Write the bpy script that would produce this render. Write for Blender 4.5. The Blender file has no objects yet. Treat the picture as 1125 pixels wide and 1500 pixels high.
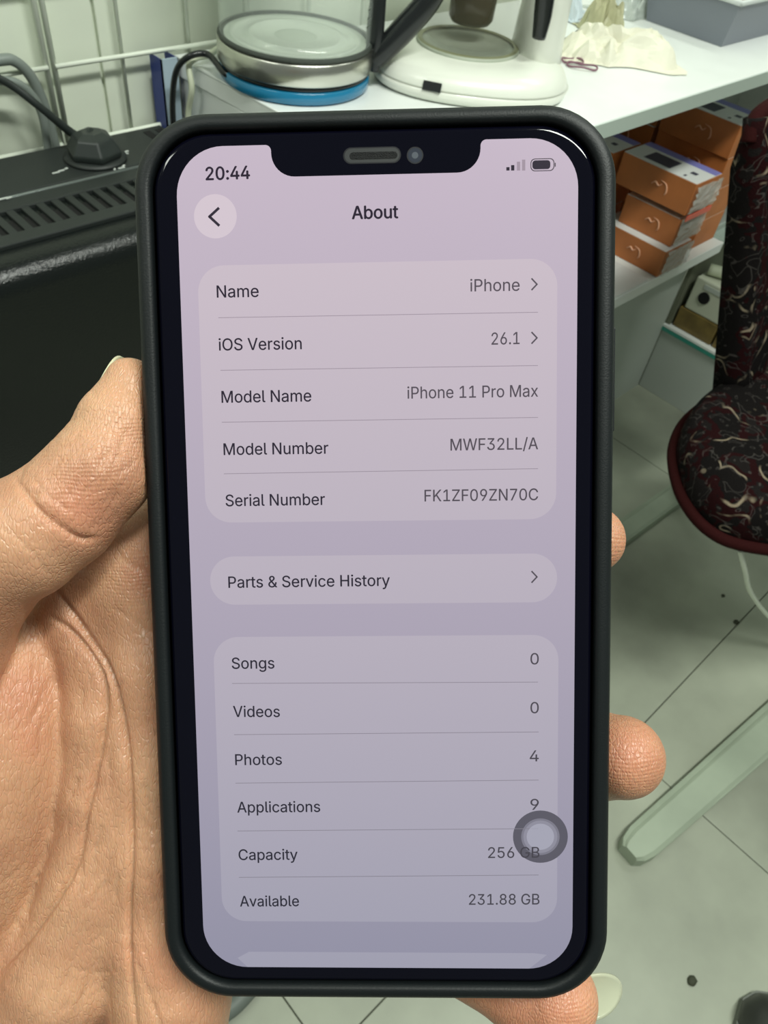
import bpy, bmesh, math, random, json
import numpy as np
from mathutils import Vector, Matrix, noise as mnoise
random.seed(7)
SC = bpy.context.scene
COL = SC.collection
# ------------------------------------------------------------------ camera
FPX, IW, IH = 1127.0, 1125, 1500
CAMPOS = np.array([0.0, 0.0, 1.08])
def cam_basis(nx, ny, yaw):
    d = np.array([nx - IW/2, ny - IH/2, FPX]); d /= np.linalg.norm(d)
    up = -d
    F = np.array([0, 0, 1.0]); hf = F - up*(F @ up); hf /= np.linalg.norm(hf)
    r = np.cross(hf, up); c, s = math.cos(yaw), math.sin(yaw)
    return np.array([c*r + s*hf, -s*r + c*hf, up])
MW = cam_basis(405, 1800, math.radians(49))        # columns: image right, image down, forward (in world axes)
R_, D_, F_ = MW[:, 0], MW[:, 1], MW[:, 2]
CAMMAT = Matrix(((R_[0], -D_[0], -F_[0], CAMPOS[0]), (R_[1], -D_[1], -F_[1], CAMPOS[1]),
                 (R_[2], -D_[2], -F_[2], CAMPOS[2]), (0, 0, 0, 1)))
cd = bpy.data.cameras.new('camera'); cam = bpy.data.objects.new('camera', cd); COL.objects.link(cam)
cam.matrix_world = CAMMAT
cd.sensor_fit = 'HORIZONTAL'; cd.sensor_width = 36; cd.lens = 36*FPX/IW; cd.clip_start = 0.01; cd.clip_end = 60
cd.dof.use_dof = True; cd.dof.focus_distance = 0.139; cd.dof.aperture_fstop = 90
SC.camera = cam
# ------------------------------------------------------------------ world, light, exposure
SC.view_settings.view_transform = 'Standard'; SC.view_settings.look = 'None'
SC.view_settings.gamma = 1; SC.view_settings.use_curve_mapping = False; SC.view_settings.exposure = 0.0
wd = bpy.data.worlds.new('room_ambient'); SC.world = wd; wd.use_nodes = True
wd.node_tree.nodes['Background'].inputs[0].default_value = (0.90, 1.0, 0.89, 1)
wd.node_tree.nodes['Background'].inputs[1].default_value = 0.20
def area(name, loc, target, sx, sy, power, col):
    l = bpy.data.lights.new(name, 'AREA'); l.shape = 'RECTANGLE'; l.size = sx; l.size_y = sy; l.energy = power; l.color = col
    o = bpy.data.objects.new(name, l); COL.objects.link(o); o.location = loc
    o.rotation_euler = (Vector(target) - Vector(loc)).to_track_quat('-Z', 'Y').to_euler(); return o
area('ceiling_tube_light', (0.47, -0.56, 2.62), (0.6, 0.1, 0), 1.4, 0.14, 50, (0.95, 1.0, 0.91))
area('left_ceiling_tube_light', (-1.0, 0.74, 2.5), (0.2, 0.7, 0.5), 1.0, 0.14, 13, (0.95, 1.0, 0.91))
area('far_ceiling_tube_light', (2.0, 0.3, 2.6), (1.6, 0.3, 0), 1.25, 0.3, 10, (0.93, 1.0, 0.90))

# ------------------------------------------------------------------ helpers
def ray(px, py): return MW @ np.array([px - IW/2, py - IH/2, FPX])
def on(px, py, ax, v):
    r = ray(px, py); return CAMPOS + r*(v - CAMPOS[ax])/r[ax]
def mat(name, col, rough=0.6, metal=0.0, var=0.0, vscale=8.0, bump=0.0, bscale=60.0, col2=None, trans=0.0, alpha=1.0,
        emit=None, estr=1.0, coat=0.0, sss=0.0, spec=0.5, ior=1.5, world=None):
    m = bpy.data.materials.new(name); m.use_nodes = True; nt = m.node_tree; b = nt.nodes['Principled BSDF']
    b.inputs['Base Color'].default_value = (*col, 1); b.inputs['Roughness'].default_value = rough
    b.inputs['Metallic'].default_value = metal; b.inputs['IOR'].default_value = ior
    b.inputs['Transmission Weight'].default_value = trans; b.inputs['Alpha'].default_value = alpha
    b.inputs['Coat Weight'].default_value = coat; b.inputs['Specular IOR Level'].default_value = spec
    if emit: b.inputs['Emission Color'].default_value = (*emit, 1); b.inputs['Emission Strength'].default_value = estr
    if sss:
        b.inputs['Subsurface Weight'].default_value = sss; b.inputs['Subsurface Radius'].default_value = (1, .35, .15)
        b.inputs['Subsurface Scale'].default_value = 0.003
    if var or bump:
        tc = nt.nodes.new('ShaderNodeTexCoord'); vsrc = tc.outputs['Object']
        if world:
            ge = nt.nodes.new('ShaderNodeNewGeometry'); mp = nt.nodes.new('ShaderNodeMapping'); nt.links.new(ge.outputs['Position'], mp.inputs[0]); mp.inputs['Location'].default_value = world; vsrc = mp.outputs[0]
        if var:
            n = nt.nodes.new('ShaderNodeTexNoise'); n.inputs['Scale'].default_value = vscale; n.inputs['Detail'].default_value = 6
            nt.links.new(vsrc, n.inputs['Vector'])
            r = nt.nodes.new('ShaderNodeValToRGB'); nt.links.new(n.outputs['Fac'], r.inputs[0])
            r.color_ramp.elements[0].position = .35; r.color_ramp.elements[1].position = .68
            c2 = col2 or tuple(max(0, c*(1 - var)) for c in col)
            r.color_ramp.elements[0].color = (*c2, 1); r.color_ramp.elements[1].color = (*col, 1)
            nt.links.new(r.outputs[0], b.inputs['Base Color'])
        if bump:
            n = nt.nodes.new('ShaderNodeTexNoise'); n.inputs['Scale'].default_value = bscale; n.inputs['Detail'].default_value = 4
            nt.links.new(tc.outputs['Object'], n.inputs['Vector'])
            bp = nt.nodes.new('ShaderNodeBump'); bp.inputs['Strength'].default_value = bump; bp.inputs['Distance'].default_value = 0.002
            nt.links.new(n.outputs['Fac'], bp.inputs['Height']); nt.links.new(bp.outputs[0], b.inputs['Normal'])
    return m
ORG = {}
def root(name, label, cat, loc=(0, 0, 0), group=None, matrix=None):
    o = bpy.data.objects.new(name, None); COL.objects.link(o); o.empty_display_size = .01
    if matrix is not None: o.matrix_world = matrix; ORG[o.name] = Vector((0, 0, 0))
    else: o.location = loc; ORG[o.name] = Vector(loc)
    o['label'] = label; o['category'] = cat
    if group: o['group'] = group
    return o
def tag(o, label, cat, group=None):
    o['label'] = label; o['category'] = cat
    if group: o['group'] = group
    return o
class B:
    """collects geometry in world (or the root's local) coordinates and links it as one mesh object"""
    def __init__(s): s.v = []; s.f = []; s.m = []; s.mi = 0
    def add(s, vs, fs):
        k = len(s.v); s.v += [tuple(float(c) for c in v) for v in vs]; s.f += [tuple(i + k for i in f) for f in fs]; s.m += [s.mi]*len(fs); return s
    def box(s, a, b):
        x0, y0, z0 = a; x1, y1, z1 = b
        return s.add([(x0,y0,z0),(x1,y0,z0),(x1,y1,z0),(x0,y1,z0),(x0,y0,z1),(x1,y0,z1),(x1,y1,z1),(x0,y1,z1)],
                     [(0,3,2,1),(4,5,6,7),(0,1,5,4),(1,2,6,5),(2,3,7,6),(3,0,4,7)])
    def obox(s, c, ux, uy, uz, hx, hy, hz):
        c, ux, uy, uz = map(Vector, (c, ux, uy, uz)); vs = []
        for k in (-1, 1):
            for (i, j) in ((-1,-1),(1,-1),(1,1),(-1,1)): vs.append(c + ux*hx*i + uy*hy*j + uz*hz*k)
        return s.add(vs, [(0,3,2,1),(4,5,6,7),(0,1,5,4),(1,2,6,5),(2,3,7,6),(3,0,4,7)])
    def tube(s, pts, r, n=10, smooth=0, flat=1.0):
        P = [Vector(p) for p in pts]
        if smooth: P = catmull(P, smooth)
        rr = r if hasattr(r, '__len__') else [r]*len(P)
        if len(rr) != len(P): rr = [float(v) for v in np.interp(np.linspace(0, 1, len(P)), np.linspace(0, 1, len(rr)), rr)]
        up = Vector((0, 0, 1)); vs = []; fs = []; prev = None
        for i, p in enumerate(P):
            t = (P[min(i+1, len(P)-1)] - P[max(i-1, 0)]).normalized()
            if prev is None: a = t.cross(up if abs(t.z) < .9 else Vector((1, 0, 0))).normalized()
            else: a = (prev - t*prev.dot(t)).normalized()
            prev = a; b = t.cross(a)
            for j in range(n):
                th = 2*math.pi*j/n; vs.append(p + (a*math.cos(th) + b*math.sin(th)*flat)*rr[i])
        for i in range(len(P)-1):
            for j in range(n): fs.append((i*n+j, i*n+(j+1) % n, (i+1)*n+(j+1) % n, (i+1)*n+j))
        fs.append(tuple(range(n))[::-1]); fs.append(tuple(range((len(P)-1)*n, len(P)*n)))
        return s.add(vs, fs)
    def lathe(s, c, prof, n=48, close=False):
        vs = []; fs = []; m = len(prof)
        for j in range(n):
            a = 2*math.pi*j/n
            for (r, z) in prof: vs.append((c[0]+r*math.cos(a), c[1]+r*math.sin(a), c[2]+z))
        for j in range(n):
            for i in range(m if close else m-1):
                i2 = (i+1) % m; fs.append((j*m+i, ((j+1) % n)*m+i, ((j+1) % n)*m+i2, j*m+i2))
        return s.add(vs, fs)
    def loft(s, loops, cap0=True, cap1=True):
        n = len(loops[0]); vs = [p for l in loops for p in l]; fs = []
        for i in range(len(loops)-1):
            for j in range(n): fs.append((i*n+j, i*n+(j+1) % n, (i+1)*n+(j+1) % n, (i+1)*n+j))
        if cap0: fs.append(tuple(range(n))[::-1])
        if cap1: fs.append(tuple(range((len(loops)-1)*n, len(loops)*n)))
        return s.add(vs, fs)
    def grid(s, fn, nu, nv):
        vs = [fn(i/nu, j/nv) for i in range(nu+1) for j in range(nv+1)]
        return s.add(vs, [(i*(nv+1)+j, (i+1)*(nv+1)+j, (i+1)*(nv+1)+j+1, i*(nv+1)+j+1) for i in range(nu) for j in range(nv)])
    def build(s, name, mats, parent=None, smooth=False, bevel=0, kind=None, solid=0, subsurf=0, fixn=True):
        me = bpy.data.meshes.new(name); org = Vector((0, 0, 0))
        if parent is not None: org = ORG[parent.name]
        elif s.v:
            a = np.array(s.v); org = Vector(((a[:,0].min()+a[:,0].max())/2, (a[:,1].min()+a[:,1].max())/2, a[:,2].min()))
        me.from_pydata([tuple(Vector(v) - org) for v in s.v], [], s.f)
        mats = mats if isinstance(mats, (list, tuple)) else [mats]
        for m in mats: me.materials.append(m)
        me.polygons.foreach_set('material_index', s.m)
        bm = bmesh.new(); bm.from_mesh(me); bmesh.ops.remove_doubles(bm, verts=bm.verts, dist=2e-6); bm.to_mesh(me); bm.free()
        if fixn:
            bm = bmesh.new(); bm.from_mesh(me); bmesh.ops.recalc_face_normals(bm, faces=bm.faces); bm.to_mesh(me); bm.free()
        if smooth: me.polygons.foreach_set('use_smooth', [True]*len(me.polygons))
        o = bpy.data.objects.new(name, me); COL.objects.link(o)
        if parent is not None: o.parent = parent
        else: o.location = org
        ORG[o.name] = org
        if solid:
            md = o.modifiers.new('s', 'SOLIDIFY'); md.thickness = solid; md.offset = 0
        if bevel:
            md = o.modifiers.new('b', 'BEVEL'); md.width = bevel; md.segments = 2; md.limit_method = 'ANGLE'
        if subsurf:
            md = o.modifiers.new('u', 'SUBSURF'); md.levels = subsurf; md.render_levels = subsurf
        if smooth and not subsurf:
            try: me.shade_auto_smooth = True
            except Exception: pass
        if kind: o['kind'] = kind
        return o
def catmull(P, k, closed=False):
    out = []; n = len(P)
    rng = range(n) if closed else range(n-1)
    for i in rng:
        p0 = P[(i-1) % n] if closed else P[max(i-1, 0)]; p1 = P[i % n]; p2 = P[(i+1) % n]
        p3 = P[(i+2) % n] if closed else P[min(i+2, n-1)]
        for j in range(k):
            t = j/k; out.append(0.5*((2*p1) + (p2-p0)*t + (2*p0-5*p1+4*p2-p3)*t*t + (3*p1-p0-3*p2+p3)*t**3))
    if not closed: out.append(P[-1])
    return out
def rrect(w, h, r, n=8, z=0.0, cx=0.0, cy=0.0):
    pts = []
    for (sx, sy, a0) in ((1,1,0),(-1,1,90),(-1,-1,180),(1,-1,270)):
        for i in range(n+1):
            a = math.radians(a0 + 90*i/n); pts.append((cx+sx*(w/2-r)+r*math.cos(a), cy+sy*(h/2-r)+r*math.sin(a), z))
    return pts
def struct(o): o['kind'] = 'structure'; return o

# ------------------------------------------------------------------ the setting
M_wall = mat('wall_panel_white', (.80, .85, .72), .5, var=.12, vscale=3, bump=.1)
M_wall2 = mat('wall_batten', (.48, .54, .45), .5)
M_tile = mat('floor_tile_worn_shaded', (.46, .49, .39), .45, var=.62, vscale=2.2, world=(2.2, 8.3, 5), bump=.15, bscale=40)  # worn mottling; its dark tone and patches also paint in the floor's shade
M_grout = mat('floor_grout', (.19, .20, .16), .8, var=.2)
M_white = mat('laminate_white', (.84, .87, .85), .35, var=.06, vscale=12)
M_wedge = mat('laminate_edge', (.50, .58, .52), .4)
M_panel = mat('panel_grey_green', (.50, .54, .50), .5, var=.1, vscale=4)

YW = 0.945
g = B().box((-1.2, -2.0, -.05), (4.2, 1.2, -.006))
floor = struct(g.build('floor', M_grout))
TS = 0.60; n = 0
tile_me = None
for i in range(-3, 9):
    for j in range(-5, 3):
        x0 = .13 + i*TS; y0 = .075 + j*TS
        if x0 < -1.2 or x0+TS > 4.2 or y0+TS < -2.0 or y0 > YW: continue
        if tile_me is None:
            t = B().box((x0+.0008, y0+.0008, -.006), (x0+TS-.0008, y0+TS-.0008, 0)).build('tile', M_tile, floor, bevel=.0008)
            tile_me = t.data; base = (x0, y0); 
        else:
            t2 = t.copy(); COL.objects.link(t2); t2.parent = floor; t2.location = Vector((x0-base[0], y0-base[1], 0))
# back wall with upright panels
w_ = struct(B().box((-1.2, YW, 0), (4.2, YW+.05, 2.7)).build('wall_back', M_wall))
for i in range(26):
    x0 = -1.18 + i*.205
    B().box((x0+.002, YW-.006, .0), (x0+.203, YW, 2.7)).build('wall_panel', M_wall, w_, bevel=.0015)
struct(B().box((4.2, -2.0, 0), (4.25, YW+.05, 2.7)).build('wall_right', M_wall))

# wire grid hung on the wall
M_wire = mat('wire_white', (.80, .85, .74), .4)
def wire_grid(x0, x1, xs, zs, label, z0=.672, z1=1.25):
    o = root('wire_grid_panel', label, 'grid panel', (x0, .925, z0), 'wire grid panels on the wall')
    for x in (x0, x1): B().tube([(x, .925, z0), (x, .925, z1)], .0033, 8).build('frame_bar', M_wire, o, smooth=True)
    for z in (z0, z1): B().tube([(x0, .922, z), (x1, .922, z)], .0033, 8).build('frame_bar', M_wire, o, smooth=True)
    for x in xs: B().tube([(x, .928, z0), (x, .928, z1)], .0024, 6).build('wire', M_wire, o, smooth=True)
    for z in zs: B().tube([(x0, .921, z), (x1, .921, z)], .0027, 6).build('wire', M_wire, o, smooth=True)
    for z in (z1-.05,): B().tube([(x0+.02, .928, z), (x0+.02, YW-.004, z)], .004, 6).build('wall_hook', M_wire, o)
    return o
wire_grid(.397, .76, [.482, .573, .665], [.756, .84, .92, 1.0, 1.08, 1.16], 'white wire grid panel on the wall behind kettle and its blue folder')
wire_grid(-.02, .388, [.02, .11, .20, .295], [.756, .84, .92, 1.0, 1.08, 1.16], 'white wire grid panel at far left with cables hanging over it')

# ------------------------------------------------------------------ black vented appliance at left
M_vinyl = mat('black_textured_vinyl', (.005, .007, .0065), .2, bump=.28, bscale=420, spec=.42)
M_blk = mat('black_matte_plastic', (.016, .020, .019), .5, bump=.15, bscale=500)
M_hole = mat('black_void', (.002, .002, .002), .9)
M_mark = mat('white_print', (.55, .58, .55), .6)
M_seam = mat('brushed_trim', (.22, .25, .24), .35, metal=.6, bump=.5, bscale=700)
AX0, AX1, AY0, AY1, AZ = -.12, .508, .690, .902, .68
ap = root('amplifier', 'tall black textured case with slotted top standing left of the white table', 'amplifier', ((AX0+AX1)/2, .8, 0))
# body : rounded front top edge profile extruded along X
prof = [(AY1, .0), (AY1, AZ-.006), (AY1-.006, AZ), (.728, AZ-.002)]
for i in range(9):
    a = math.radians(90+90*i/8); prof.append((.716+.028*math.cos(a), AZ-.032+.028*math.sin(a)))
prof += [(AY0-.002, .0)]
g = B().loft([[(x, p[0], p[1]) for p in prof] for x in (AX0, AX0+.004, AX1-.004, AX1)])
g.build('body', M_vinyl, ap, smooth=True)
# top plate (matte) with slots cut as recessed pieces between ribs
B().box((AX0+.004, .812, AZ-.002), (AX1-.004, AY1-.006, AZ+.004)).build('control_panel', M_blk, ap, bevel=.002)
B().tube([(AX0+.006, .8085, AZ+.002), (AX1-.006, .8085, AZ+.002)], .0022, 8).build('trim_strip', M_seam, ap, smooth=True)
B().box((AX0+.02, .733, AZ-.0025), (AX1-.02, .800, AZ-.0015)).build('vent_recess', M_hole, ap)
B().box((AX0+.004, .784, AZ-.004), (AX1-.004, .8065, AZ+.003)).build('vent_frame', M_blk, ap, bevel=.0015)
B().box((AX0+.004, .722, AZ-.004), (AX1-.004, .741, AZ+.002)).build('vent_frame', M_blk, ap, bevel=.0015)
x = AX0+.03
while x < AX1-.02:
    B().box((x, .7395, AZ-.004), (x+.0085, .786, AZ+.002)).build('vent_slat', M_blk, ap, bevel=.001)
    x += .0158
for xx in (.474, .490):
    B().box((xx, .835, AZ+.0035), (xx+.009, .885, AZ+.0045)).build('slot', M_hole, ap)
g = B()
def mark(px, py, l=.012, a=0.0, wdt=.002):
    p = on(px, py, 2, AZ+.0042)
    g.obox((p[0], p[1], AZ+.0043), (math.cos(a), math.sin(a), 0), (-math.sin(a), math.cos(a), 0), (0, 0, 1), l/2, wdt/2, .0004)
for (px, py, l, a) in ((82, 253, .008, 0), (90, 250, .007, 0), (97, 247, .004, .3), (158, 246, .008, .2), (168, 248, .004, 1), (178, 246, .008, 0), (181, 243, .005, .6), (185, 222, .006, .2), (183, 225, .008, -.4), (5, 291, .01, 0), (13, 290, .006, .2)):
    mark(px, py, l, a)
g.build('printed_marks', M_mark, ap, kind='stuff')
# socket collar and plug
pc = on(140, 232, 2, AZ+.004)
B().lathe((pc[0], pc[1], AZ+.004), [(0, 0), (.034, 0), (.034, .003), (.028, .0045), (0, .0045)], 36).build('socket_collar', M_blk, ap, smooth=True)
M_plug = mat('plug_black_rubber', (.020, .026, .024), .38)
pl = root('power_plug', 'black angular plug with its cable standing on the slotted black case', 'plug', (pc[0], pc[1], AZ+.0087))
def hexloop(c, r, z, k, rot=.3, n=6, sx=1.0):
    return [(c[0]+r*math.cos(rot+2*math.pi*i/n)*sx, c[1]+r*math.sin(rot+2*math.pi*i/n), z) for i in range(n)]
z0 = AZ+.0087
g = B().loft([hexloop(pc, .030, z0, 0), hexloop(pc, .031, z0+.006, 0), hexloop(pc, .022, z0+.020, 0), hexloop(pc, .012, z0+.025, 0)])
g.build('plug_body', M_plug, pl, bevel=.0015)
pts = [(pc[0], pc[1], z0+.022), on(112, 199, 1, pc[1]+.025), on(60, 158, 1, .875), on(15, 124, 1, .885), on(-40, 95, 1, .890), on(-90, 60, 1, .890)]
B().tube(pts, [.0062, .005, .0042, .0042, .0042, .0042], 10, smooth=6).build('cable', M_plug, pl, smooth=True)
M_gcab = mat('grey_cable', (.20, .23, .21), .45)
pts = [on(-60, 100, 1, .915), on(0, 88, 1, .914), on(22, 90, 1, .914), on(45, 112, 1, .914), on(63, 150, 1, .914), on(76, 195, 1, .914), on(84, 235, 1, .914), on(88, 300, 1, .914)]
o = B().tube(pts, .0058, 10, smooth=6).build('grey_cable', M_gcab, smooth=True); tag(o, 'thick grey cable looping down over the far left wire grid', 'cable')
pts = [on(-60, 128, 1, .902), on(5, 118, 1, .902), on(40, 132, 1, .902), on(62, 170, 1, .902), on(72, 240, 1, .902), on(76, 300, 1, .902)]
o = B().tube(pts, .0045, 10, smooth=6).build('grey_cable', M_gcab, smooth=True); tag(o, 'thinner grey cable just inside the thick looping one', 'cable')

# ------------------------------------------------------------------ white table
TX0, TX1, TY0, TZ = .545, 2.2, .514, .75
M_side = mat('table_end_grey', (.78, .81, .79), .5)
tb = root('table', 'white laminate table carrying the glass kettle and coffee maker', 'table', (1.3, .72, 0))
g = B(); g.mi = 0
g.loft([[(TX0, .919, z), (TX0+.012, TY0, z), (TX1, TY0, z), (TX1, .919, z)] for z in (TZ-.022, TZ)])
top = g.build('tabletop', M_white, tb, bevel=.0015)
B().box((TX0+.014, TY0-.0012, TZ-.0205), (TX1, TY0, TZ-.0015)).build('edge_band', M_wedge, tb)
B().box((TX0+.004, TY0+.03, 0.0), (TX0+.020, YW-.03, TZ-.022)).build('side_panel', M_side, tb, bevel=.001)
B().box((TX1-.02, TY0+.05, 0.0), (TX1-.004, YW-.03, TZ-.022)).build('side_panel', M_side, tb, bevel=.001)
B().box((TX0+.022, YW-.045, .40), (TX1-.02, YW-.03, TZ-.022)).build('back_panel', M_panel, tb)
# tray-like white rim at the left end of table: slim raised lip
B().tube([(TX0+.001, .915, TZ-.0014), (TX0+.0125, TY0+.02, TZ-.0014)], .0015, 6).build('edge_lip', M_white, tb, smooth=True)
M_blue = mat('navy_blue_card', (.015, .035, .22), .45, var=.2)
M_lblue = mat('pale_blue_card', (.45, .56, .66), .5)
bf = root('folder', 'dark blue folder with pale edge standing against the left end of white table', 'folder', (.53, .88, .0))
B().box((.519, .904, .0), (.5205, .930, .752)).build('cover', M_blue, bf)
B().box((.519, .904, .0), (.541, .906, .752)).build('spine', M_lblue, bf)
B().box((.5395, .906, .0), (.541, .930, .752)).build('cover', M_blue, bf)
B().box((.5205, .907, .0), (.5395, .928, .735)).build('pages', M_blue, bf)

# ------------------------------------------------------------------ kettle
kc = Vector((.630, .789, TZ)); KR = .0882
M_kblue = mat('kettle_base_blue', (.010, .18, .34), .22, coat=.4)
M_gloss = mat('glossy_black_plastic', (.012, .014, .015), .25)
M_steel = mat('brushed_steel', (.60, .60, .54), .28, metal=1.0, bump=.06, bscale=300)
M_glass = mat('clear_glass', (.80, .88, .82), .03, alpha=.16, spec=.7)
M_rubber = mat('braided_seal', (.05, .06, .05), .5, bump=.8, bscale=900)
kt = root('kettle', 'electric glass kettle with steel band, black handle and blue base', 'kettle', kc)
B().lathe(kc, [(0, .0005), (KR*.96, .0005), (KR*.98, .002), (KR, .004), (KR, .0135), (KR*.985, .0145), (0, .0145)], 72).build('power_base', M_kblue, kt, smooth=True)
B().lathe(kc, [(0, .015), (KR*.97, .015), (KR*.985, .0165), (KR*.985, .0185), (KR*.96, .0195), (0, .0195)], 72).build('base_ring', M_gloss, kt, smooth=True)
B().lathe(kc, [(KR*.93, .020), (KR*1.0, .020), (KR*1.02, .0215), (KR*1.02, .042), (KR*1.0, .0435), (KR*.95, .0435)], 72).build('steel_band', M_steel, kt, smooth=True)
B().lathe(kc, [(KR*.93, .044), (KR*1.0, .044), (KR*1.012, .0455), (KR*1.0, .0485), (KR*.96, .0485)], 72).build('seal_ring', M_rubber, kt, smooth=True)
B().lathe(kc, [(0, .046), (KR*.4, .046), (KR*.93, .046)], 72).build('heating_plate', mat('heating_plate_steel', (.50, .56, .48), .35, metal=.3), kt)
g = B(); g.lathe(kc, [(KR*.28, .0462), (KR*.29, .0466), (KR*.55, .0464), (KR*.57, .0485), (KR*.62, .0485), (KR*.64, .0462), (KR*.80, .0464), (KR*.82, .048), (KR*.85, .0462)], 72)
g.build('plate_ridge', mat('plate_ridge_steel', (.62, .68, .60), .3, metal=.3), kt, smooth=True)
B().lathe(kc, [(KR*.985, .049), (KR*.985, .08), (KR*.965, .20), (KR*.90, .235), (KR*.885, .235), (KR*.95, .20), (KR*.97, .08), (KR*.97, .049)], 72, close=True).build('glass_body', M_glass, kt, smooth=True)
B().lathe(kc, [(0, .262), (KR*.5, .260), (KR*.88, .248), (KR*.93, .236), (KR*.93, .232), (0, .232)], 60).build('lid', M_gloss, kt, smooth=True)
# handle, towards the image right
hd = Vector((.735, -.678, 0)).normalized()
def kp(r, z): return kc + hd*r + Vector((0, 0, z))
B().tube([kp(KR*1.03, .020), kp(KR*1.03, .06), kp(KR*1.03, .12), kp(KR*1.0, .20), kp(KR*.96, .236)], [.011, .012, .010, .010, .011], 12, smooth=4, flat=.7).build('handle_post', M_gloss, kt, smooth=True)
B().tube([kp(KR*1.03, .030), kp(KR*1.14, .040), kp(KR*1.42, .068), kp(KR*1.72, .105), kp(KR*1.86, .16), kp(KR*1.75, .215), kp(KR*1.35, .245), kp(KR*.96, .245)], [.010, .012, .013, .0125, .012, .012, .012, .012], 14, smooth=6, flat=1.1).build('handle', M_gloss, kt, smooth=True)
g = B()
for i in range(3):
    p = kp(0, 0); a = math.radians(-62); rr = KR*.988
    q = Vector((kc.x + rr*math.cos(a), kc.y + rr*math.sin(a), TZ+.072+i*.008)); t = Vector((-math.sin(a), math.cos(a), 0))
    g.obox(q, t, Vector((0, 0, 1)), t.cross(Vector((0, 0, 1))), .0055 - .001*i, .001, .0003)
g.build('volume_marks', mat('grey_print', (.12, .14, .12), .6), kt)
ks = Vector(on(330, 108, 2, TZ+.012)); 
pts = [ks + Vector((.014, -.004, .0)), ks, Vector((.550, .850, .769)), Vector((.532, .862, .766)), Vector((.522, .876, .748)), Vector((.520, .888, .71)), Vector((.520, .892, .66)), Vector((.520, .893, .60))]
B().tube(pts, .0036, 10, smooth=8).build('cord', M_gloss, kt, smooth=True)
M_cream = mat('cream_cable', (.62, .66, .50), .45)
pts = [Vector(on(335, 60, 2, TZ+.008)), Vector(on(306, 80, 2, TZ+.008)), Vector((.548, .874, .7585)), Vector((.537, .8725, .752)), Vector(on(281, 130, 0, .534)), Vector(on(276, 165, 0, .534)), Vector(on(275, 215, 0, .530))]
o = B().tube(pts, .0036, 8, smooth=6).build('cream_cable', M_cream, smooth=True); tag(o, 'cream cable running over the left table end beside the kettle cord', 'cable')

# ------------------------------------------------------------------ coffee maker
M_cm = mat('coffee_maker_white', (.78, .80, .72), .32, coat=.2)
M_cm2 = mat('coffee_maker_grey', (.40, .44, .36), .5)  # own darker grey of the hotplate and vent mark
cmc = Vector(on(690, 96, 2, TZ+.02)); cmc.z = TZ
ax1 = Vector((.735, -.678, 0)); ax2 = Vector((.678, .735, 0))
cm = root('coffee_maker', 'white coffee maker with round hotplate beside the kettle', 'coffee maker', cmc)
def oval(rx, ry, z, n=56, sh=0.0, e=2.4):
    out = []
    for i in range(n):
        a = 2*math.pi*i/n; c, s_ = math.cos(a), math.sin(a)
        u = abs(c)**(2/e)*math.copysign(1, c)*rx; v = abs(s_)**(2/e)*math.copysign(1, s_)*ry
        p = cmc + ax1*u + ax2*(v + sh*u); out.append((p.x, p.y, TZ+z))
    return out
B().loft([oval(.116, .086, .0008), oval(.121, .09, .004), oval(.124, .093, .014)]).build('foot_tray', M_cm, cm, smooth=True)
B().loft([oval(.122, .091, .0145), oval(.122, .091, .017), oval(.116, .086, .028), oval(.104, .074, .034), oval(.08, .05, .036)]).build('base_top', M_cm, cm, smooth=True)
hp = Vector(on(686, 60, 2, TZ+.04))
HR = (Vector(on(617, 60, 2, TZ+.04)) - Vector(on(752, 60, 2, TZ+.04))).length/2
B().lathe((hp.x, hp.y, TZ+.0365), [(0, .0), (HR*.90, .0), (HR*.93, .003), (HR, .003), (HR*1.02, .001), (HR*1.02, -.006)], 56).build('hotplate', M_cm2, cm, smooth=True)
bpy.context.view_layer.update(); dg_ = bpy.context.evaluated_depsgraph_get()
r_ = Vector(ray(633, 127)).normalized(); hit, hl, hn, *_ = SC.ray_cast(dg_, Vector(CAMPOS) + r_*.5, r_)
hn = hn.normalized(); ux_ = Vector((0, 0, 1)).cross(hn).normalized(); uz_ = hn.cross(ux_)
B().obox(hl, ux_, uz_, hn, .0110, .0050, .0022).build('switch', M_gloss, cm, bevel=.0006)
tw = Vector(on(786, 42, 2, TZ+.05))
tw = Vector((hp.x, hp.y, TZ)) + ax1*.091 + ax2*.022
def ov2(c, rx, ry, z, n=40):
    return [tuple(Vector((c.x, c.y, TZ+z)) + ax1*rx*math.cos(2*math.pi*i/n) + ax2*ry*math.sin(2*math.pi*i/n)) for i in range(n)]
B().loft([ov2(tw, .034, .062, .018), ov2(tw, .031, .058, .045), ov2(tw, .029, .052, .09), ov2(tw, .028, .048, .14), ov2(tw, .028, .048, .24)]).build('water_tower', M_cm, cm, smooth=True)
B().loft([ov2(tw - ax1*.05, .09, .07, .215), ov2(tw - ax1*.05, .095, .075, .23), ov2(tw - ax1*.05, .095, .075, .28), ov2(tw - ax1*.05, .07, .05, .295)]).build('brew_head', M_cm, cm, smooth=True)
ph = Vector(on(778, 77, 2, TZ+.036))
B().obox(ph + Vector((0, 0, .001)), ax1, ax2, Vector((0, 0, 1)), .006, .0022, .0008).build('vent_mark', M_cm2, cm)
M_cglass = mat('carafe_glass', (.16, .16, .10), .03, alpha=.12, spec=.8)
M_coffee = mat('dark_coffee', (.035, .022, .012), .12)
B().lathe((hp.x, hp.y, TZ+.0395), [(HR*.90, 0), (HR*.93, .0012), (HR*.97, .0012), (HR, 0)], 56).build('hotplate_rim', mat('hotplate_rim_olive', (.20, .21, .12), .4), cm, smooth=True)
cf = root('carafe', 'glass coffee carafe with black handle on the white machine', 'carafe', (hp.x, hp.y, TZ+.040))
cz = (hp.x, hp.y, TZ+.0402)
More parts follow.
